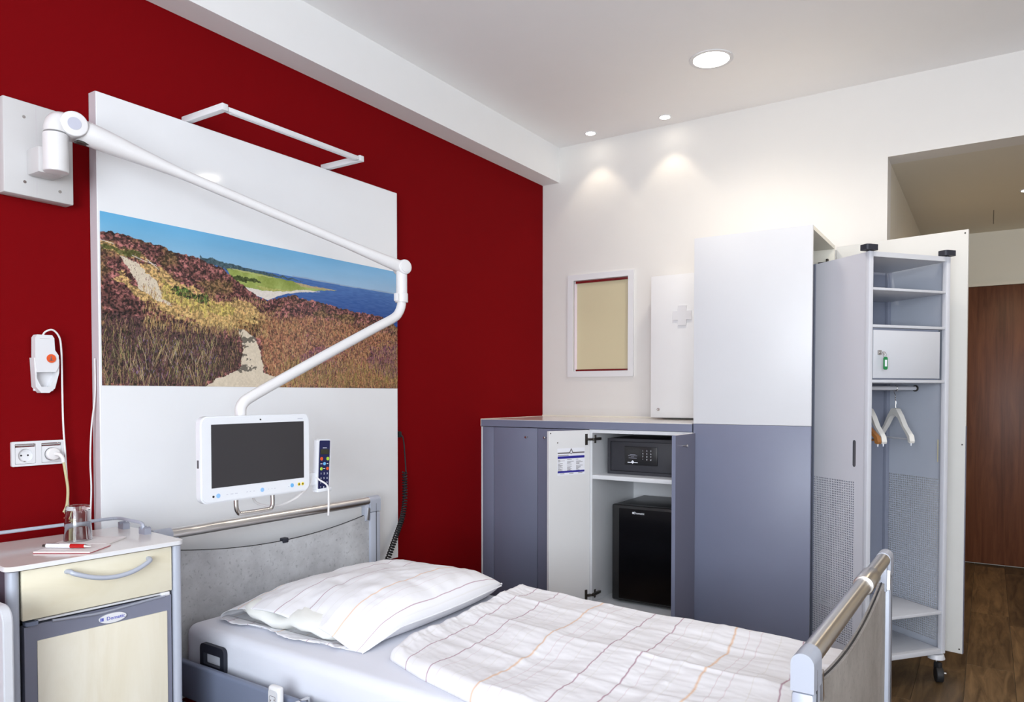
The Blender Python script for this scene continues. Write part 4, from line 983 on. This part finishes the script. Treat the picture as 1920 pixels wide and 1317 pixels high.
# minibar
fr = thing('minibar_fridge', 'small black minibar fridge on the floor of the base cabinet', 'fridge', (1.02, -.38, .159))
part('cabinet_body', B().box(.806, 1.226, -.572, -.19, .170, .688, .004), 'fridge_black', fr)
fdoor = part('door', B().box(.804, 1.228, -.618, -.574, .172, .690, .008, 3), 'fridge_black', fr)
part('gloss_panel', B().box(.846, 1.215, -.6195, -.6175, .185, .672, .0006, 1), 'fridge_gloss', fdoor)
lt = text_b('Dometic', .017, axes((.962, -.6198, .651), (1, 0, 0), (0, 0, 1)))
for q in range(3): lt.box(.923 + q * .0035, .9255 + q * .0035, -.6202, -.6198, .646, .656)
part('lettering', lt, 'print_white', fdoor)
part('top_label', B().box(1.08, 1.20, -.33, -.26, .688, .6888), 'sage_label', fr)
for xx in (.83, 1.20):
    for yy in (-.56, -.22): part('foot', B().cyl((xx, yy, .1585), (xx, yy, .171), .013, seg=14), 'black_rubber', fr)

# first-aid cabinet
fa = thing('first_aid_cabinet', 'narrow white wall cabinet marked with a raised cross', 'medicine cabinet', (.97, -.09, 1.14))
part('body', B().box(.845, 1.10, -.160, -.001, 1.150, 1.968, .001), 'cabinet_white', fa)
dd_ = part('door', B().box(.843, 1.102, -.180, -.161, 1.1475, 1.970, .0015), 'cabinet_white', fa)
cx, cz = 1.034, 1.733; a_, w_ = .056, .025
part('cross', B().prism([(cx - w_, cz - a_), (cx + w_, cz - a_), (cx + w_, cz - w_), (cx + a_, cz - w_), (cx + a_, cz + w_), (cx + w_, cz + w_), (cx + w_, cz + a_), (cx - w_, cz + a_), (cx - w_, cz + w_), (cx - a_, cz + w_), (cx - a_, cz - w_), (cx - w_, cz - w_)], -.188, -.1805, 'xz'), 'satin_white', dd_)
part('lock', B().cyl((.893, -.1805, 1.195), (.893, -.190, 1.195), .009, seg=18, bev=.001), 'steel', dd_)
part('base_strip', B().box(.845, 1.10, -.176, -.001, 1.1462, 1.1500), 'slate_dark', fa)

# tall cabinet
TL, TR_, TB, TT = 1.285, 1.832, .06, 2.046
tc_ = thing('tall_cabinet', 'tall two-tone cabinet, white above slate blue, open on its right side', 'wardrobe', (1.56, -.4, 0))
part('upper_front', B().box(TL, TR_, YC, YC + .019, 1.1375, TT, .0012), 'satin_laminate', tc_)
part('lower_front', B().box(TL, TR_, YC, YC + .019, TB, 1.1365, .0012), 'slate_laminate', tc_)
part('side_board', B().box(TL, TL + .019, YC + .0195, -.001, TB, TT), 'cabinet_white', tc_)
part('top_board', B().box(TL + .0195, TR_, YC + .0195, -.145, TT - .019, TT), 'edge_cream', tc_)
part('rear_board', B().box(TL + .0195, TR_ + .002, -.164, -.146, TB, TT - .0195), 'edge_cream', tc_)
part('floor_board', B().box(TL + .0195, TR_, YC + .0195, -.165, TB, TB + .018), 'cabinet_white', tc_)
part('plinth', B().box(TL + .02, TR_ - .04, YC + .05, -.16, 0, TB), 'plinth_dark', tc_)
part('filler', B().box(TL + .02, TR_ + .004, -.145, -.001, TB, TT - .0195), 'cabinet_white', tc_)
da = math.atan2(-.271 + .163, 2.417 - 1.842)
MD = Matrix.Translation((1.842, -.163, 0)) @ Matrix.Rotation(da, 4, 'Z')
dw = part('open_door', B().box(0, .585, 0, .017, .08, 2.036, .001, 1, MD), 'door_cream', tc_)
part('outer_face_upper', B().box(0.001, .584, .017, .0186, 1.137, 2.035, M=MD), 'satin_laminate', dw)
part('outer_face_lower', B().box(0.001, .584, .017, .0186, .081, 1.136, M=MD), 'slate_laminate', dw)
part('edge_band', B().box(.585, .5862, 0, .0186, .081, 1.136, M=MD), 'slate_laminate', dw)
for zz in (2.020, 1.05, .100):
    part('screw_head', B().cyl(MD @ Vector((.572, 0, zz)), MD @ Vector((.572, -.0015, zz)), .0035, seg=10), 'dark_metal', dw)
for zz in (1.955, 1.10, .25):
    part('hinge_arm', B().box(1.755, 1.835, -.178, -.164, zz - .008, zz + .008, .002).box(1.795, 1.807, -.186, -.164, zz - .022, zz + .022, .002), 'dark_metal', tc_)
    part('hinge_cup', B().box(.016, .034, -.006, 0, zz - .02, zz + .02, .002, M=MD), 'brushed_steel', dw)

# ------------------------------------------------------------------ swing-out wardrobe insert
UA = math.atan2(.777, .629)
un = thing('swing_out_wardrobe', 'grey metal swing-out wardrobe insert on casters with perforated sides', 'wardrobe insert', (2.075, -.796, 0), UA, True)
UW, UD, UB, UT = .447, .345, .125, 1.888
for (xa, ya) in ((0, 0), (UW - .022, 0), (0, UD - .022), (UW - .022, UD - .022)):
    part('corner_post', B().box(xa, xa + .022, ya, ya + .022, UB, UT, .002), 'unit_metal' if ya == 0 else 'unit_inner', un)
slot = rrect(.066, .086, .966, 1.083, .0095, 5)
part('side_sheet', B().prism([(.022, UB), (UD - .022, UB), (UD - .022, UT - .002), (.022, UT - .002)], .001, .003, 'yz', [slot[::-1]]), 'perforated_side', un)
part('slot_backing', B().box(.006, .008, .045, .11, .95, 1.10), 'slot_dark', un)  # small dark sheet added behind the grip slot so the opening reads dark
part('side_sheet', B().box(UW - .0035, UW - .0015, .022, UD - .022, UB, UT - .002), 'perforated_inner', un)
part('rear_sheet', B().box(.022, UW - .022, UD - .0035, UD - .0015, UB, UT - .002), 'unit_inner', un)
part('top_sheet', B().box(.022, UW - .022, .0, UD - .022, UT - .022, UT - .001), 'unit_light', un)
for zz, th in ((1.731, .011), (1.573, .012), (1.338, .013), (.310, .014), (.136, .022)):
    part('shelf', B().box(.022, UW - .0225, .002, UD - .022, zz - th / 2, zz + th / 2, .0015), 'unit_light', un)
lb = part('lock_box_door', B().box(.030, .396, .004, .012, 1.351, 1.556, .0015), 'unit_light', un)
part('lock_box_body', B().box(.024, .40, .016, UD - .03, 1.346, 1.566), 'unit_inner', un)
lk = part('lock', B().box(.050, .068, -.004, .004, 1.450, 1.470, .002).cyl((.059, -.004, 1.460), (.059, -.007, 1.460), .0055, seg=14), 'steel', lb)
part('hanging_rail', B().cyl((.012, .172, 1.310), (UW - .006, .172, 1.310), .0095, seg=18), 'unit_metal', un)
part('rail_mount', B().cyl((UW - .010, .172, 1.310), (UW - .004, .172, 1.310), .015, seg=18), 'dark_metal', un)
part('side_strip', B().box(UW - .0242, UW - .0225, .031, .034, .98, 1.08), 'cable_beige', un)
for xa in (.006, UW - .012):
    s = 1 if xa < .1 else -1
    part('stop_knob', B().prism(rrect(xa - .030, xa + .034, -.012, .034, .012, 5), UT + .004, UT + .027, 'xy').cyl((xa + .004, .011, UT - .002), (xa + .004, .011, UT + .006), .008, seg=14), 'charcoal_plastic', un)
for xa, ya in ((UW - .03, .02), (.02, .02)):
    c_ = part('caster_plate', B().cyl((xa, ya, UB - .024), (xa, ya, UB - .004), .036, .030, seg=28, bev=.002), 'unit_light', un)
    part('caster_stem', B().cyl((xa, ya, .085), (xa, ya, UB - .02), .007, seg=14), 'steel', c_)
    part('caster_wheel', B().cyl((xa - .016, ya - .010, .0345), (xa + .008, ya - .026, .0345), .034, seg=28, bev=.004).box(xa - .014, xa + .010, ya - .026, ya + .004, .055, .088, .006), 'black_rubber', c_)
    part('caster_axle', B().cyl((xa + .008, ya - .026, .040), (xa + .020, ya - .034, .040), .006, seg=12), 'steel', c_)
UM = Matrix.Translation((2.075, -.796, 0)) @ Matrix.Rotation(UA, 4, 'Z')
# key with tag in the lock
ky = thing('key_with_tag', 'small key with a green name tag hanging from the lock', 'key', UM @ Vector((.059, -.0075, 1.46)), UA, True)
part('key_bow', B().cyl((0, -.001, 0), (0, -.012, 0), .003, seg=10).tube([(.006 * math.cos(k * PI / 8) + .006, -.012, .006 * math.sin(k * PI / 8) - .004) for k in range(16)], .0013, 6, True), 'steel', ky)
part('ring', B().tube([(.008 + .009 * math.cos(k * PI / 8), -.0135, -.012 + .009 * math.sin(k * PI / 8)) for k in range(16)], .0009, 6, True), 'steel', ky)
tg = part('tag', B().prism(rrect(.001, .021, -.074, -.019, .008, 5), -.016, -.012, 'xz'), 'key_green', ky)
part('tag_label', B().box(.0055, .0165, -.0166, -.0158, -.060, -.032), 'print_white', tg)

# clothes hangers, turned front to back on the rail
def hanger(label, mt, x, rz, first=None):
    loc = UM @ Vector((x, .172, 1.3195))
    t = thing('clothes_hanger', label, 'hanger', loc, UA + rz, True, 'clothes hangers in the wardrobe insert')
    body = []
    hw = .136; zt, zb = -.100, -.232
    up = [(0, zt), (.02, zt - .004), (.05, zt - .035), (.082, zt - .080), (.111, zt - .105), (.130, zt - .122), (hw, zt - .145), (.132, zb - .022)]
    lo = [(.119, zb - .018), (.115, zb + .002), (.098, zt - .112), (.068, zt - .084), (.034, zt - .044), (0, zt - .030)]
    pts = up + lo; pts = pts + [(-a, b_) for a, b_ in reversed(pts) if a > 1e-6]
    part('shoulder_body', B().prism(pts, -.011, .011, 'yz'), mt, t)
    part('trouser_bar', B().cyl((0, -.124, zb - .006), (0, .124, zb - .006), .0042, seg=10), 'unit_light' if mt == 'hanger_cream' else mt, t)
    part('hook', B().tube(spline([(0, 0, zt + .002), (0, 0, -.068), (0, .006, -.058), (0, .0, -.046), (0, .012, -.030), (0, .013, -.012), (0, .0, -.0015 + .003), (0, -.0125, -.010), (0, -.0125, -.022)], 6), .0019, 8), 'steel', t)
    part('end_clip', B().cyl((0, -.126, zb - .020), (0, -.126, zb - .034), .004, .002, seg=8), 'print_white', t)
    part('rail_ring', B().tube([(.0, .0125 * math.cos(k * PI / 8), -.0095 + .0125 * math.sin(k * PI / 8)) for k in range(16)], .0022, 6, True), 'steel', t)
hanger('cream hanger hanging alone on the right of the rail', 'hanger_cream', .325, R(-16))
hanger('cream hanger close beside the brown wooden hanger', 'hanger_cream', .170, R(-16))
hanger('brown wooden hanger at the left end of the rail', 'hanger_brown', .090, R(5))

# clean-up: nothing else in the scene
